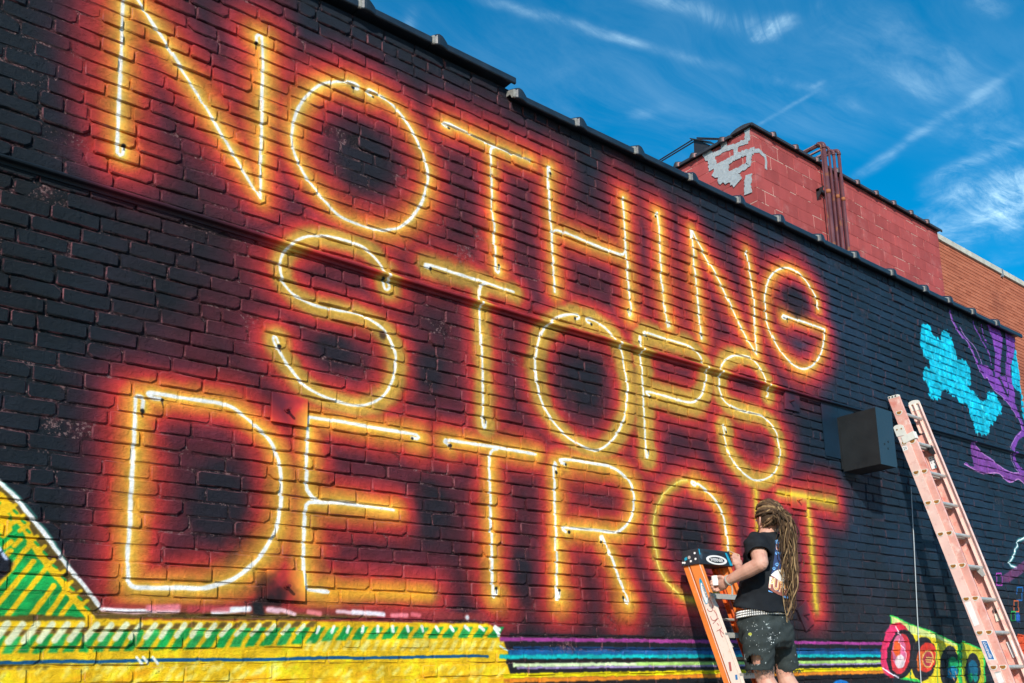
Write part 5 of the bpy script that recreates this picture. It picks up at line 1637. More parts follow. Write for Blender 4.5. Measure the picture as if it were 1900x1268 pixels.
def limb(mb, pts, rad, n=14, k=5):
    """tapered, rounded-ended limb through the joints"""
    P = spline(pts, k)
    t0 = np.linspace(0, len(pts) - 1, len(P))
    R = list(np.interp(t0, range(len(pts)), rad))
    d0 = P[0] - P[1]; d0 /= np.linalg.norm(d0)
    d1 = P[-1] - P[-2]; d1 /= np.linalg.norm(d1)
    P = [P[0] + d0 * R[0] * 0.8, P[0] + d0 * R[0] * 0.5] + list(P) + [P[-1] + d1 * R[-1] * 0.5, P[-1] + d1 * R[-1] * 0.8]
    R = [R[0] * 0.35, R[0] * 0.8] + R + [R[-1] * 0.8, R[-1] * 0.35]
    mb.tube(P, R, n)


def ellipsoid(mb, c, ax, r, n=18, m=12):
    c = np.asarray(c, float)
    X, Y, Z = (np.asarray(q, float) for q in ax)
    rings = []
    for i in range(1, m):
        ph = math.pi * i / m
        rings.append([c + X * r[0] * math.sin(ph) * math.cos(2 * math.pi * k / n) + Y * r[1] * math.sin(ph) * math.sin(2 * math.pi * k / n) + Z * r[2] * math.cos(ph) for k in range(n)])
    mb.loft(rings)


def fuse(mb, name, m_, parent, vox=0.005, smooth=4, disp=None, fac=0.5):
    """one continuous skin from overlapping closed volumes"""
    me = bpy.data.meshes.new(name)
    me.from_pydata(mb.v, [], mb.f)
    bm = bmesh.new(); bm.from_mesh(me)
    bmesh.ops.recalc_face_normals(bm, faces=bm.faces)
    bm.to_mesh(me); bm.free()
    o = bpy.data.objects.new(name, me)
    COL.objects.link(o)
    r = o.modifiers.new('r', 'REMESH'); r.mode = 'VOXEL'; r.voxel_size = vox; r.use_smooth_shade = True
    s = o.modifiers.new('s', 'SMOOTH'); s.iterations = smooth; s.factor = fac
    dg = bpy.context.evaluated_depsgraph_get()
    ev = bpy.data.meshes.new_from_object(o.evaluated_get(dg))
    bpy.data.objects.remove(o)
    bpy.data.meshes.remove(me)
    ev.name = name
    if disp is not None:
        co = np.empty(len(ev.vertices) * 3, np.float32); ev.vertices.foreach_get('co', co)
        no = np.empty(len(ev.vertices) * 3, np.float32); ev.vertices.foreach_get('normal', no)
        co, no = co.reshape(-1, 3), no.reshape(-1, 3)
        ev.vertices.foreach_set('co', (co + no * disp(co)[:, None]).astype(np.float32).ravel())
    ev.materials.clear(); ev.materials.append(m_)
    ev.polygons.foreach_set('use_smooth', [True] * len(ev.polygons))
    ev.update()
    q = bpy.data.objects.new(name, ev)
    COL.objects.link(q)
    set_parent(q, parent)
    return q


M_SKIN = mat('tan_skin', (0.56, 0.30, 0.215), 0.5, 0.10, 22.0, 0.25, 160.0, spots=[(0.50, 0.215, 0.15), (0.62, 0.36, 0.27)], spot_scale=16.0, spot_t=(0.50, 0.74))  # pink-tan skin colour with random blotches
M_SHIRT = mat('black_cotton', (0.010, 0.012, 0.015), 0.9, 0.2, 10.0, 0.35, 120.0, spec=0.15, spots=[(0.018, 0.022, 0.026)], spot_scale=5.0, spot_t=(0.42, 0.66))
M_SHORT = mat('paint_spattered_denim', (0.034, 0.043, 0.042), 0.9, 0.3, 14.0, 0.5, 160.0, spec=0.15, spots=[(0.05, 0.066, 0.066), (0.36, 0.41, 0.40), (0.075, 0.09, 0.09)], spot_scale=17.0, spot_t=(0.635, 0.69))
M_SPAT = mat('dried_paint_pale', (0.62, 0.66, 0.64), 0.7, 0.3, 60.0)
M_HAIR = [mat('dread_brown', (0.115, 0.065, 0.032), 0.75, 0.35, 40.0, 0.8, 160.0, spec=0.25, stretch=(1, 1, 0.3)), mat('dread_dark', (0.055, 0.033, 0.018), 0.8, 0.35, 40.0, 0.8, 160.0, spec=0.25, stretch=(1, 1, 0.3)), mat('dread_blond', (0.31, 0.20, 0.095), 0.75, 0.3, 40.0, 0.8, 160.0, spec=0.25, stretch=(1, 1, 0.3))]

footz = 2.262 - 0.2635 * 4
person = empty('person', (5.28, -0.70, footz))
tag(person, 'painter with long brown dreadlocks, black tee and spattered cutoffs, standing on the step ladder', 'person')

neck = A(1424, 990, -0.685)
headc = A(1427, 966, -0.69)
HF = np.array([0.27, 0.95, 0.10]); HF /= np.linalg.norm(HF)
HL = np.cross(np.array([0, 0, 1.0]), HF); HL /= np.linalg.norm(HL)
HL = HL + np.array([0, 0, -0.10]); HL /= np.linalg.norm(HL)
HU = np.cross(HF, HL)
if HU[2] < 0: HU = -HU
chest = A(1421, 1038, -0.665)
waist = A(1414, 1112, -0.66)
hips = A(1418, 1152, -0.665)
shL, shR = A(1403, 1008, -0.735), A(1438, 1012, -0.60)
elL, wrL, haL = A(1412, 1046, -0.845), A(1351, 1078, -0.60), A(1341, 1083, -0.545)
elR, wrR, haR = A(1389, 1083, -0.42), A(1369.5, 1052, -0.26), A(1367.5, 1040, -0.225)
hpL, hpR = A(1406, 1168, -0.70), A(1438, 1168, -0.625)
knL, knR = A(1420, 1262, -0.69), A(1459, 1262, -0.645)
anL = np.array([knL[0] + 0.01, -0.845, footz + 0.085])
anR = np.array([knR[0] - 0.03, -0.83, footz + 0.085])

bd = MB()
ellipsoid(bd, headc + HU * 0.012, (HL, HF, HU), (0.073, 0.092, 0.098))
ellipsoid(bd, headc - HU * 0.045 + HF * 0.022, (HL, HF, HU), (0.056, 0.070, 0.072))
ellipsoid(bd, headc - HU * 0.012 + HF * 0.094, (HL, HF, HU), (0.013, 0.020, 0.026))     # nose
ellipsoid(bd, headc + HU * 0.020 + HF * 0.083, (HL, HF, HU), (0.044, 0.012, 0.012))     # brow
ellipsoid(bd, headc - HU * 0.052 + HF * 0.084, (HL, HF, HU), (0.024, 0.010, 0.008))     # lips
for sgn in (-1, 1):                                                                    # ears
    ec = headc + HL * 0.072 * (1 if HL[0] < 0 else -1) * sgn - HF * 0.004 - HU * 0.004
    side = HL * (1 if HL[0] < 0 else -1) * sgn
    eu = HU * 0.95 - HF * 0.25
    ef = HF * 0.8 - side * 0.5
    for a0 in range(14):
        t0_, t1_ = 2 * math.pi * a0 / 14, 2 * math.pi * (a0 + 1.2) / 14
        p = ec + side * 0.010 + eu * 0.031 * math.cos(t0_) + ef * 0.018 * math.sin(t0_)
        q = ec + side * 0.010 + eu * 0.031 * math.cos(t1_) + ef * 0.018 * math.sin(t1_)
        bd.tube([p, q], 0.0058, 8)
    ellipsoid(bd, ec + side * 0.002, (side, ef / np.linalg.norm(ef), eu / np.linalg.norm(eu)), (0.007, 0.016, 0.028), 10, 8)
    ellipsoid(bd, ec - eu * 0.032 + side * 0.006, (side, ef, eu), (0.006, 0.009, 0.010), 8, 6)
limb(bd, [neck - (0, 0, 0.05), neck, headc - HU * 0.05 - HF * 0.012], [0.066, 0.056, 0.052])
bd.loft([ring(hips - (0, 0, 0.03), .10, .08), ring(hips, .13, .10), ring(waist, .125, .095), ring(chest - (0, 0, 0.06), .15, .105), ring(chest + (0, 0, .03), .16, .105), ring(chest + (0.005, 0, 0.10), .14, .085), ring(neck - (0, 0, 0.02), .06, .055)])
limb(bd, [shL, shL * 0.45 + elL * 0.55, elL], [0.054, 0.052, 0.046])
limb(bd, [elL, elL * 0.62 + wrL * 0.38, wrL], [0.046, 0.047, 0.030])
limb(bd, [shR, shR * 0.5 + elR * 0.5, elR], [0.052, 0.046, 0.039])
limb(bd, [elR, elR * 0.62 + wrR * 0.38, wrR], [0.039, 0.038, 0.026])
limb(bd, [hpL - (0, 0, .03), hpL * 0.5 + knL * 0.5, hpL * 0.22 + knL * 0.78 + (0, 0, 0.0), knL], [0.062, 0.068, 0.066, 0.056])
limb(bd, [hpR - (0, 0, .03), hpR * 0.5 + knR * 0.5, knR], [0.062, 0.062, 0.052])
limb(bd, [knL, knL * 0.62 + anL * 0.38 + (0, -0.022, 0), anL], [0.057, 0.058, 0.038])
limb(bd, [knR, knR * 0.62 + anR * 0.38 + (0, -0.022, 0), anR], [0.057, 0.058, 0.038])


def finger(pts, r0, r1):
    limb(bd, pts, list(np.linspace(r0, r1, len(pts))), 9, 4)


# left hand: fist closed round the cup and the rail edge
fw = haL - wrL; fw /= np.linalg.norm(fw)
hu = np.array([0, 0, 1.0]) - fw * fw[2]; hu /= np.linalg.norm(hu)
hs = np.cross(fw, hu)                                  # across the palm
if hs @ np.array([-0.77, 0.64, 0]) < 0: hs = -hs        # the away side of the hand, towards the wall
pc = wrL + fw * 0.048
ellipsoid(bd, pc, (fw, hs, hu), (0.050, 0.024, 0.042))
ellipsoid(bd, wrL + fw * 0.012, (fw, hs, hu), (0.030, 0.022, 0.030))
cupc = wrL + fw * 0.098 + hu * 0.030 + hs * 0.024
for i, (h, L) in enumerate(((0.030, 1.0), (0.010, 1.06), (-0.011, 1.0), (-0.030, 0.82))):
    k0 = wrL + fw * 0.088 + hu * h - hs * 0.008
    k1 = k0 + fw * 0.032 * L + hs * 0.018
    k2 = k1 + fw * 0.004 + hs * 0.030 * L
    k3 = k2 - fw * 0.020 + hs * 0.006
    finger([k0 - fw * 0.03, k0, k1, k2, k3], 0.0105, 0.0080)
th0 = wrL + fw * 0.030 + hu * 0.030 + hs * 0.012
finger([th0, th0 + fw * 0.030 + hu * 0.016, th0 + fw * 0.058 + hu * 0.020 + hs * 0.008, th0 + fw * 0.080 + hu * 0.016 + hs * 0.018], 0.0125, 0.0085)
# right hand: pinching the brush
tip = W(1351, 1022.5, -0.001)
gw = haR - wrR; gw /= np.linalg.norm(gw)
grip = A(1366, 1028.5, -0.165)
bdir = tip - grip; bdir /= np.linalg.norm(bdir)
rs = np.cross(gw, bdir); rs /= np.linalg.norm(rs)
pcR = wrR + gw * 0.045
bq = bdir - gw * (bdir @ gw); bq /= np.linalg.norm(bq)
ellipsoid(bd, pcR, (gw, rs, bq), (0.046, 0.038, 0.021))
for i, (s, L) in enumerate(((0.028, 0.95), (0.010, 1.02), (-0.009, 0.98), (-0.027, 0.8))):
    k0 = wrR + gw * 0.080 + rs * s
    tgt = grip + rs * (s * 0.45) - bdir * (0.010 * i)
    k1 = k0 + gw * 0.026 * L + bq * 0.012
    k2 = k1 * 0.45 + tgt * 0.55 + gw * 0.014
    finger([k0 - gw * 0.03, k0, k1, k2, tgt + bdir * 0.004], 0.0098, 0.0070)
t0_ = wrR + gw * 0.030 + rs * 0.030 + bq * 0.012
finger([t0_, t0_ * 0.6 + grip * 0.4 + bq * 0.022, grip + bq * 0.004 - gw * 0.006], 0.0115, 0.0080)
body = fuse(bd, 'body', M_SKIN, person, 0.0042, 3)

# shirt
sh = MB()
N_ = 26
tor = [(neck + (0.0, 0, 0.000), .070, .066, 0), (neck + (0.004, -0.004, -0.022), .100, .080, 0), (neck + (0.004, -0.004, -0.05), .150, .100, 0), (chest + (0.004, -0.006, 0.035), .176, .122, 0), (chest + (0, -0.006, -0.02), .178, .132, 0), (chest * 0.5 + waist * 0.5 + (0, -0.004, 0), .166, .134, 0), (waist, .170, .145, 0.12), (A(1413, 1131, -0.66), .188, .164, 0.22)]
rings = [ring(c, a, b, n=N_, tilt=(0, tl)) for c, a, b, tl in tor]
c, a, b, tl = tor[-1]
rings += [ring(c + (0, 0, 0.002), a - 0.020, b - 0.020, n=N_, tilt=(0, tl)), ring(c + (0, 0, 0.030), a - 0.034, b - 0.034, n=N_, tilt=(0, tl))]
sh.loft(rings)


def sleeve(s, e, r0, r1, cut):
    d = (e - s); L = np.linalg.norm(d); d /= L
    end = s + d * L * cut
    pts = [s - d * 0.05, s, s * 0.5 + end * 0.5, end]
    mbp = [np.asarray(p) for p in pts]
    up = np.array([0.2, 0.3, 0.9]); a_ = up - d * (up @ d); a_ /= np.linalg.norm(a_); b_ = np.cross(d, a_)
    rr = [r0 * 0.7, r0, (r0 + r1) / 2, r1]
    R = [[p + r * (math.cos(2 * math.pi * k / 18) * a_ + math.sin(2 * math.pi * k / 18) * b_) for k in range(18)] for p, r in zip(mbp, rr)]
    R += [[end - d * 0.002 + (r1 - 0.013) * (math.cos(2 * math.pi * k / 18) * a_ + math.sin(2 * math.pi * k / 18) * b_) for k in range(18)], [end - d * 0.06 + (r1 - 0.018) * (math.cos(2 * math.pi * k / 18) * a_ + math.sin(2 * math.pi * k / 18) * b_) for k in range(18)]]
    sh.loft(R)


sleeve(shL, elL, 0.078, 0.082, 0.66)
sleeve(shR, elR, 0.078, 0.078, 0.62)


def folds(co):
    x, y, z = co[:, 0], co[:, 1], co[:, 2]
    low = np.clip((2.52 - z) / 0.3, 0, 1)
    return (0.0045 * low * np.sin(34 * (z + 0.5 * x) + 5 * np.sin(9 * x + 3 * y)) + 0.003 * np.sin(52 * (x - y) + 20 * z + 3 * np.sin(14 * z)) * np.clip((z - 2.1) / 0.3, 0.2, 1) + 0.002 * np.sin(90 * z - 40 * y + 2 * np.sin(25 * x))).astype(np.float32)


shirt = fuse(sh, 'shirt', M_SHIRT, person, 0.0065, 5, folds)

# shorts with a rip over the left knee, belt, boots
so_ = MB()
lh, rh = A(1410, 1245, -0.69), A(1461, 1245, -0.645)
so_.loft([ring(A(1414, 1138, -0.66), .158, .128), ring(A(1416, 1150, -0.66), .172, .138), ring(A(1421, 1170, -0.665), .188, .148), ring(A(1424, 1192, -0.665), .186, .142), ring(A(1426, 1204, -0.665), .150, .11)])
for hp, hm, r0, r1 in ((hpL, lh, 0.103, 0.084), (hpR, rh, 0.100, 0.080)):
    d = hm - hp; L = np.linalg.norm(d); d /= L
    a_ = np.array([1.0, 0, 0]) - d * d[0]; a_ /= np.linalg.norm(a_); b_ = np.cross(d, a_)
    rr = [(0.0, r0 * 0.9), (0.25, r0), (0.6, (r0 + r1) / 2), (1.0, r1)]
    R = [[hp + d * L * f_ + r * (math.cos(2 * math.pi * k / 20) * a_ + math.sin(2 * math.pi * k / 20) * b_) for k in range(20)] for f_, r in rr]
    R += [[hm - d * (0.002 if r == r1 - 0.013 else 0.07) + r * (math.cos(2 * math.pi * k / 20) * a_ + math.sin(2 * math.pi * k / 20) * b_) for k in range(20)] for r in (r1 - 0.013, r1 - 0.018)]
    so_.loft(R)


def sfolds(co):
    x, y, z = co[:, 0], co[:, 1], co[:, 2]
    hi_ = np.clip((z - 1.85) / 0.2, 0, 1)
    return (0.005 * hi_ * np.sin(60 * z + 18 * x + 4 * np.sin(16 * x + 6 * y)) + 0.0035 * np.sin(30 * (x + y) + 14 * z) + 0.002 * np.sin(110 * z + 30 * y + 3 * np.sin(30 * x))).astype(np.float32)


shorts = fuse(so_, 'shorts', M_SHORT, person, 0.0065, 4, sfolds)
dg = bpy.context.evaluated_depsgraph_get()


def bvh_of(o):
    me = o.data
    off = np.array(o.matrix_world.translation) * 0
    return BVHTree.FromPolygons([v.co[:] for v in me.vertices], [tuple(p.vertices) for p in me.polygons])


T_SHORT = bvh_of(shorts)


def hit(tree, px, py, lift=0.002):
    r = ray(px, py)
    r = r / np.linalg.norm(r)
    h = tree.ray_cast(Vector(CAM), Vector(r))
    if h[0] is None:
        return None
    n = h[1]
    if n.dot(Vector(r)) > 0: n = -n
    return np.array(h[0] + n * lift)


rip = [hit(T_SHORT, *p, 0.0) for p in ((1390, 1220), (1400, 1216), (1409, 1219), (1412, 1226), (1404, 1233), (1392, 1232))]
rip = [p for p in rip if p is not None]
if rip:
    rc = sum(rip) / len(rip)
    bm = bmesh.new(); bm.from_mesh(shorts.data)
    er = []
    rg_ = np.random.default_rng(3)
    for f_ in bm.faces:
        c_ = np.array(f_.calc_center_median())
        q = proj(c_)
        dd = math.hypot((q[0] - 1400) / 14.0, (q[1] - 1224.5) / 9.5) + 0.10 * math.sin(q[0] * 1.3) + 0.08 * math.sin(q[1] * 2.1) + rg_.uniform(-0.05, 0.05)
        if dd < 1.0 and np.linalg.norm(c_ - rc) < 0.10:
            er.append(f_)
    bmesh.ops.delete(bm, geom=er, context='FACES')
    bm.to_mesh(shorts.data); bm.free()
    # the bare thigh that shows in the rip belongs to the body: nothing is put behind it

# frayed hem threads
fr_ = MB()
for hm, r1 in ((lh, 0.084), (rh, 0.080)):
    for k in range(70):
        a0 = random.uniform(0, 2 * math.pi)
        p = hm + np.array([math.cos(a0) * r1 * 0.98, math.sin(a0) * r1 * 0.98, random.uniform(-0.004, 0.008)])
        q = p + np.array([random.uniform(-.012, .012), random.uniform(-.012, .012), -random.uniform(0.006, 0.026)])
        fr_.tube([p, (p + q) / 2 + np.array([0.003, 0, 0]), q], 0.0013, 4)
o = fr_.build('hem_fray', M_SHORT, shorts)
o['kind'] = 'stuff'
# splashes of dried paint on the denim
sp_ = MB()
for px, py, r in [(1393, 1177, 2.6)] + [(random.uniform(1384, 1436), random.uniform(1152, 1214), random.uniform(0.2, 0.65)) for _ in range(46)] + [(random.gauss(1432, 5), random.gauss(1184, 7), random.uniform(0.3, 1.0)) for _ in range(26)]:
    P = []
    for a0 in np.linspace(0, 2 * math.pi, 8, endpoint=False):
        q = r * random.uniform(0.5, 1.3)
        h_ = hit(T_SHORT, px + q * math.cos(a0), py + q * math.sin(a0) * random.uniform(0.8, 1.6), 0.0015)
        if h_ is not None: P.append(h_)
    if len(P) == 8 and np.linalg.norm(P[0] - P[4]) < 0.03:
        sp_.add(P, [tuple(range(8))])
o = sp_.build('paint_splashes', M_SPAT, shorts, fix=False)
o['kind'] = 'stuff'
yl = MB()
P = [hit(T_SHORT, 1392 + 3.4 * math.cos(a0), 1177 + 3.0 * math.sin(a0), 0.0022) for a0 in np.linspace(0, 2 * math.pi, 9, endpoint=False)]
if all(p is not None for p in P):
    yl.add(P, [tuple(range(9))]); yl.build('paint_blot', mat('yellow_green_blot', (0.36, 0.38, 0.05), 0.7, 0.3, 40.0), shorts, fix=False)

# studded belt
bl = MB()
b0, b1 = A(1413.5, 1146, -0.66), A(1413, 1133, -0.66)
BT = (0.0, -0.05)
ra, rb_ = 0.164, 0.138
bl.loft([ring(b0, ra, rb_, n=40, tilt=BT), ring(b1, ra - 0.002, rb_ - 0.002, n=40, tilt=BT), ring(b1, ra - 0.012, rb_ - 0.012, n=40, tilt=BT), ring(b0, ra - 0.010, rb_ - 0.010, n=40, tilt=BT), ring(b0, ra, rb_, n=40, tilt=BT)], cap=False)
belt = bl.build('belt', mat('black_leather', (0.02, 0.02, 0.02), 0.5), person)
st_ = MB()
for row in range(3):
    f_ = (row + 0.5) / 3
    R_ = ring(b0 * (1 - f_) + b1 * f_, ra + 0.002, rb_ + 0.002, n=66, tilt=BT)
    for p, q in zip(R_, R_[1:] + R_[:1]):
        c_ = (p + q) / 2
        t0v = (q - p) / np.linalg.norm(q - p)
        nv = np.cross(t0v, (0, 0, 1.0)); 
        if nv @ (c_ - (b0 + b1) / 2) < 0: nv = -nv
        u, v = t0v * 0.0050, np.array([0, 0, 0.0058])
        st_.add([c_ - u - v, c_ + u - v, c_ + u + v, c_ - u + v, c_ + nv * 0.006], [(0, 1, 4), (1, 2, 4), (2, 3, 4), (3, 0, 4)])
o = st_.build('belt_studs', mat('chrome_studs', (0.80, 0.78, 0.74), 0.3, 0.1, metal=0.4), belt)
o['kind'] = 'stuff'
for an in (anL, anR):
    bt = MB()
    limb(bt, [an + (0, 0, 0.05), an + (0, 0.0, -0.03)], [0.050, 0.052])
    limb(bt, [an + (0, -0.02, -0.048), an + (0, 0.07, -0.052), an + (0.0, 0.15, -0.056)], [0.040, 0.038, 0.030])
    fuse(bt, 'boot', mat('dark_boot', (0.03, 0.027, 0.025), 0.7), person, 0.006, 3)

# beard, eyes, mouth
be = MB()
for k in range(46):
    a0 = random.uniform(-1.25, 1.25)
    p = headc - HU * random.uniform(0.055, 0.10) + HF * (0.080 * math.cos(a0) + 0.01) + HL * 0.056 * math.sin(a0)
    d = -HU * random.uniform(0.03, 0.07) + HF * 0.018 + HL * 0.02 * math.sin(a0)
    be.tube([p, p + d * 0.5 + HF * 0.006, p + d], [0.006, 0.0045, 0.0015], 5)
be.build('beard', M_HAIR[0], person)
for sgn in (-1, 1):
    e_ = MB(); ellipsoid(e_, headc + HL * 0.031 * sgn + HU * 0.008 + HF * 0.083, (HL, HF, HU), (0.012, 0.008, 0.007), 10, 8)
    e_.build('eye', mat('eye_white', (0.75, 0.73, 0.70), 0.2), person, smooth=True)

# hair: scalp strands pulled back to a tie, then hanging dreadlocks
hb = MB()
tie = headc - HF * 0.100 + HU * 0.036
tdir = (tie - headc) / np.linalg.norm(tie - headc)
scal = lambda d, k=1.0: headc + HU * 0.012 + (HL * (d @ HL) * 0.083 + HF * (d @ HF) * 0.100 + HU * (d @ HU) * 0.108) * k
rings = []
rg_ = np.random.default_rng(5)
for _ in range(230):
    th = rg_.uniform(0, 2 * math.pi)
    # hairline: round the brow, over the ears, along the nape
    el_ = rg_.uniform(-0.55, 1.2)
    d = np.array([math.cos(th) * math.cos(el_), math.sin(th) * math.cos(el_), math.sin(el_)])
    dw = HL * d[0] + HF * d[1] + HU * d[2]
    fcos, ucos = d[1], d[2]
    if fcos > 0.35 and ucos < 0.55: continue
    if fcos > -0.25 and ucos < 0.12: continue
    if ucos < -0.5 + 0.0: continue
    P = []
    for s in np.linspace(0, 1, 7):
        q = dw * (1 - s) + tdir * s
        q /= np.linalg.norm(q)
        q = q + np.array([rg_.uniform(-.05, .05), rg_.uniform(-.05, .05), rg_.uniform(-.05, .05)])
        P.append(scal(q / np.linalg.norm(q), 1.0 + 0.11 * math.sin(math.pi * s) + rg_.uniform(0, 0.09)))
    hb.tube(P, [0.0055 + 0.003 * rg_.random()] * 6 + [0.005], 5, mi=int(rg_.choice([0, 1, 2], p=[0.46, 0.32, 0.22])))
caprings = []
for i in range(12):
    ph = math.pi * (0.02 + 0.58 * i / 11)
    row = []
    for k in range(24):
        th = 2 * math.pi * k / 24
        lim = ph
        f_ = math.sin(th)
        phh = min(ph, math.pi * (0.36 if f_ > 0.45 else (0.46 if f_ > -0.2 else 0.62)))
        d = HL * math.sin(phh) * math.cos(th) + HF * math.sin(phh) * math.sin(th) + HU * math.cos(phh)
        row.append(scal(d, 1.0))
    caprings.append(row)
hb.loft(caprings, mi=1, cap=False)
hb.build('hair', M_HAIR, person)
hd = MB()
tdn = np.cross(tdir, HL); tdn /= np.linalg.norm(tdn)
R_ = 0.040
pts = [tie + tdir * 0.004 + HL * R_ * 1.05 * math.cos(a0) + tdn * R_ * 0.62 * math.sin(a0) for a0 in np.linspace(0, 2 * math.pi, 17)]
hd.tube(pts, 0.0085, 8, cap=False)
hd.build('hair_tie', M_HAIR[0], person)
T_SHIRT = bvh_of(shirt)
locks = [MB(), MB(), MB()]
for i in range(150):
    ex_ = float(rg_.normal(1465, 7.0))
    ey = float(rg_.uniform(1020, 1110)) if i % 4 else float(rg_.uniform(1105, 1160))
    ex_ = float(np.clip(ex_, 1453 if ey < 1090 else 1458, 1483 if ey < 1090 else 1474))
    out = rg_.uniform(-0.03, 0.035)
    end = A(ex_, ey, -0.80 + out)
    st0 = tie + tdir * rg_.uniform(0.0, 0.02) + HL * rg_.uniform(-0.034, 0.034) + tdn * rg_.uniform(-0.022, 0.022)
    mid1 = st0 + tdir * rg_.uniform(0.015, 0.065) + np.array([rg_.uniform(-.04, .05), 0, -rg_.uniform(0.03, 0.08)])
    mid2 = mid1 * 0.55 + end * 0.45 + np.array([rg_.uniform(-.05, .06), rg_.uniform(-.045, .02), 0.02])
    P = spline([st0, mid1, mid2, mid2 * 0.4 + end * 0.6 + np.array([rg_.uniform(-.04, .04), rg_.uniform(-.03, .03), 0]), end], 8)
    wv_ = rg_.uniform(0.003, 0.010)
    f0 = rg_.uniform(0, 6)
    P = [p + np.array([wv_ * math.sin(f0 + 0.75 * j), wv_ * math.cos(f0 * 2 + 0.6 * j), 0]) for j, p in enumerate(P)]
    r0 = rg_.uniform(0.0028, 0.0060)
    rad = [r0 * (0.8 + 0.25 * math.sin(j * 1.7 + f0)) * (1 - 0.45 * j / len(P)) for j in range(len(P))]
    c_ = int(rg_.choice([0, 1, 2], p=[0.50, 0.32, 0.18]))
    locks[c_].tube(P, rad, 6, mi=0)
for c_, nm in ((0, 'dreadlocks'), (1, 'dreadlocks'), (2, 'dreadlocks')):
    o = locks[c_].build(nm, M_HAIR[c_], person)
    o['kind'] = 'stuff'

# bracelet with a loose end
q0 = wrL - fw * 0.012
br = MB()
pts = [q0 + hu * 0.032 * math.cos(a0) + hs * 0.030 * math.sin(a0) + fw * 0.004 * math.sin(2 * a0) for a0 in np.linspace(0, 2 * math.pi, 21)]
br.tube(pts, 0.0052, 6, cap=False)
pe = q0 - hu * 0.033 - hs * 0.01
br.tube([pe, pe + np.array([0.006, 0.0, -0.03]), pe + np.array([0.004, 0.004, -0.065])], [0.004, 0.006, 0.007], 6)
br.build('bracelet', mat('grey_cord', (0.33, 0.33, 0.28), 0.8, 0.2), person)

# print on the back of the shirt
def on_shirt(px, py, lift=0.0025):
    return hit(T_SHIRT, px, py, lift)


def cs(p): return (1400 + p[0] / 7.925, 980 + p[1] / 7.925)


def shirt_poly(pts, m_, name, lift, sub=6):
    Q = []
    n = len(pts)
    for i in range(n):
        a0, b0_ = pts[i], pts[(i + 1) % n]
        for s in range(sub):
            Q.append((a0[0] + (b0_[0] - a0[0]) * s / sub, a0[1] + (b0_[1] - a0[1]) * s / sub))
    bm = bmesh.new()
    vs = [bm.verts.new((x, y, 0)) for x, y in Q]
    f_ = bm.faces.new(vs)
    bmesh.ops.triangulate(bm, faces=[f_])
    for _ in range(2):
        bmesh.ops.subdivide_edges(bm, edges=[e for e in bm.edges if e.calc_length() > 26], cuts=1, use_grid_fill=False)
        bmesh.ops.triangulate(bm, faces=bm.faces[:])
    bad = []
    for v in bm.verts:
        h_ = on_shirt(*cs((v.co.x, v.co.y)), lift)
        if h_ is None:
            bad.append(v)
        else:
            v.co = Vector(h_)
    bmesh.ops.delete(bm, geom=bad, context='VERTS')
    long_ = [f for f in bm.faces if max(e.calc_length() for e in f.edges) > 0.12]
    bmesh.ops.delete(bm, geom=long_, context='FACES')
    me = bpy.data.meshes.new(name)
    bm.to_mesh(me); bm.free()
    me.materials.append(m_)
    o = bpy.data.objects.new(name, me)
    COL.objects.link(o)
    set_parent(o, shirt)
    return o


M_PNAVY, M_PBLUE, M_PW = mat('print_navy', (0.022, 0.045, 0.125), 0.8), mat('print_blue', (0.16, 0.40, 0.75), 0.8), mat('print_white', (0.78, 0.74, 0.66), 0.8)
M_PO, M_PBR, M_PR = mat('print_orange', (0.78, 0.42, 0.16), 0.8, 0.1), mat('print_brown', (0.30, 0.10, 0.07), 0.8), mat('print_red', (0.62, 0.07, 0.14), 0.8)
shirt_poly([(310, 170), (370, 180), (480, 300), (520, 1030), (440, 1010), (240, 920), (240, 690), (262, 600), (290, 430)], M_PNAVY, 'print', 0.0018)
shirt_poly([(236, 690), (300, 635), (350, 612), (395, 612), (470, 660), (480, 800), (420, 790), (350, 775)], M_PW, 'print', 0.0026)
shirt_poly([(236, 705), (262, 706), (360, 775), (450, 800), (480, 830), (478, 985), (400, 1000), (340, 980), (250, 930), (198, 880), (205, 820)], M_PBR, 'print', 0.0030)
shirt_poly([(200, 915), (260, 945), (262, 952), (205, 935)], M_PBLUE, 'print', 0.0030, 3)
shirt_poly([(400, 1008), (470, 990), (500, 1040), (440, 1030)], M_PBLUE, 'print', 0.0034, 3)
shirt_poly([(300, 180), (340, 172), (370, 215), (330, 235), (300, 225)], M_PBLUE, 'print', 0.0026, 3)
for cx_, cy_, s_ in ((322, 378, 1.0), (366, 376, 0.9), (326, 543, 1.15), (284, 601, 1.1)):
    o_ = [(cx_ + 16 * s_ * math.cos(a0), cy_ + 8 * s_ + 11 * s_ * math.sin(a0)) for a0 in np.linspace(0, 2 * math.pi, 9, endpoint=False)]
    shirt_poly(o_, M_PBLUE, 'paw_print', 0.0034, 1)
    for dx, dy in ((-20, -6), (-9, -17), (6, -19), (19, -9)):
        o_ = [(cx_ + s_ * dx + 6 * s_ * math.cos(a0), cy_ + s_ * dy + 8 * s_ * math.sin(a0)) for a0 in np.linspace(0, 2 * math.pi, 7, endpoint=False)]
        shirt_poly(o_, M_PBLUE, 'paw_print', 0.0034, 1)


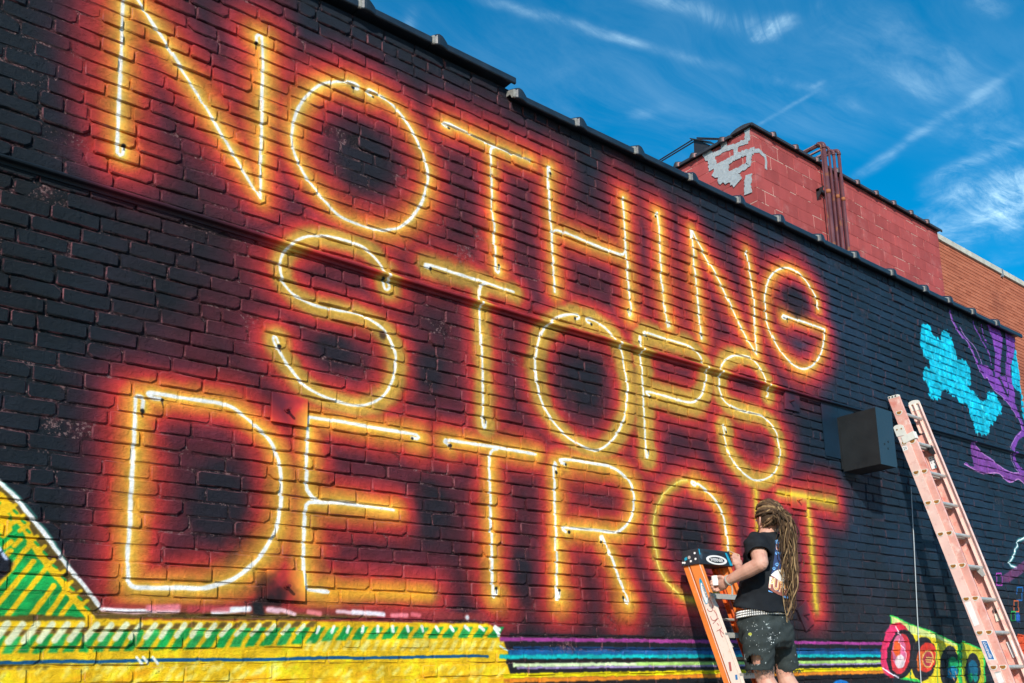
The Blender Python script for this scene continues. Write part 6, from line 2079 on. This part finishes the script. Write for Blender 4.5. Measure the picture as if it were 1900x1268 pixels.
def shirt_text(s, tl, tr, br_, bl, m_, lift, bold):
    v, f, wh = text_faces(s, 1.0, 0.0, bold, 3)
    q = [np.array(t + (0,), float) for t in (tl, tr, br_, bl)]
    out = []
    for x, y in v:
        p = lerp4(q, 0.5 + x / wh[0], 0.5 - y / wh[1])
        out.append(on_shirt(*cs(p), lift))
    ok = [f_ for f_ in f if all(out[i] is not None for i in f_)]
    ok = [f_ for f_ in ok if max(np.linalg.norm(out[a0] - out[b0_]) for a0, b0_ in zip(f_, f_[1:] + f_[:1])) < 0.10]
    out = [p if p is not None else np.zeros(3) for p in out]
    used = sorted({i for f_ in ok for i in f_})
    mp = {i: k for k, i in enumerate(used)}
    mb = MB(); mb.add([out[i] for i in used], [tuple(mp[i] for i in f_) for f_ in ok])
    mb.build('print_lettering', m_, shirt, fix=False)


shirt_text('PUPPY', (222, 712), (560, 850), (548, 1015), (205, 880), M_PW, 0.0040, 0.055)
shirt_text('PUPPY', (226, 718), (556, 856), (544, 1008), (210, 874), M_PO, 0.0048, 0.022)
shirt_text('U', (312, 235), (375, 222), (372, 320), (312, 335), M_PW, 0.0034, 0.06)
shirt_text('U', (316, 242), (372, 230), (369, 313), (316, 328), M_PR, 0.0042, 0.02)

# brush and cup
bs = empty('paint_brush', tuple(tip))
tag(bs, 'thin paint brush in the painter\'s raised hand, tip touching the white line', 'paint brush')
butt = grip - bdir * 0.055 + np.array([0, 0, 0.002])
mb = MB(); mb.tube([tip + (grip - tip) * 0.20, grip, butt], [0.0050, 0.0056, 0.0045], 8); mb.build('brush_handle', mat('pale_wood', (0.62, 0.45, 0.27), 0.5), bs)
mb = MB(); mb.tube([tip + (grip - tip) * 0.10, tip + (grip - tip) * 0.22], [0.0056, 0.0056], 8); mb.build('ferrule', M_ALU, bs)
mb = MB(); mb.tube([tip, tip + (grip - tip) * 0.05, tip + (grip - tip) * 0.11], [0.0016, 0.0058, 0.0054], 8); mb.build('bristles', M_WHITE, bs)
cu2 = empty('paint_cup', tuple(cupc))
tag(cu2, 'small white paint cup held in the painter\'s lowered fist', 'cup')
mb = MB()
ca_ = [(0.020, -0.030), (0.024, 0.030), (0.0255, 0.032), (0.0225, 0.032), (0.018, -0.026)]
mb.loft([[cupc + np.array([r * math.cos(2 * math.pi * k / 18), r * math.sin(2 * math.pi * k / 18), h]) for k in range(18)] for r, h in ca_])
mb.build('cup_wall', M_WHITE, cu2, smooth=False)
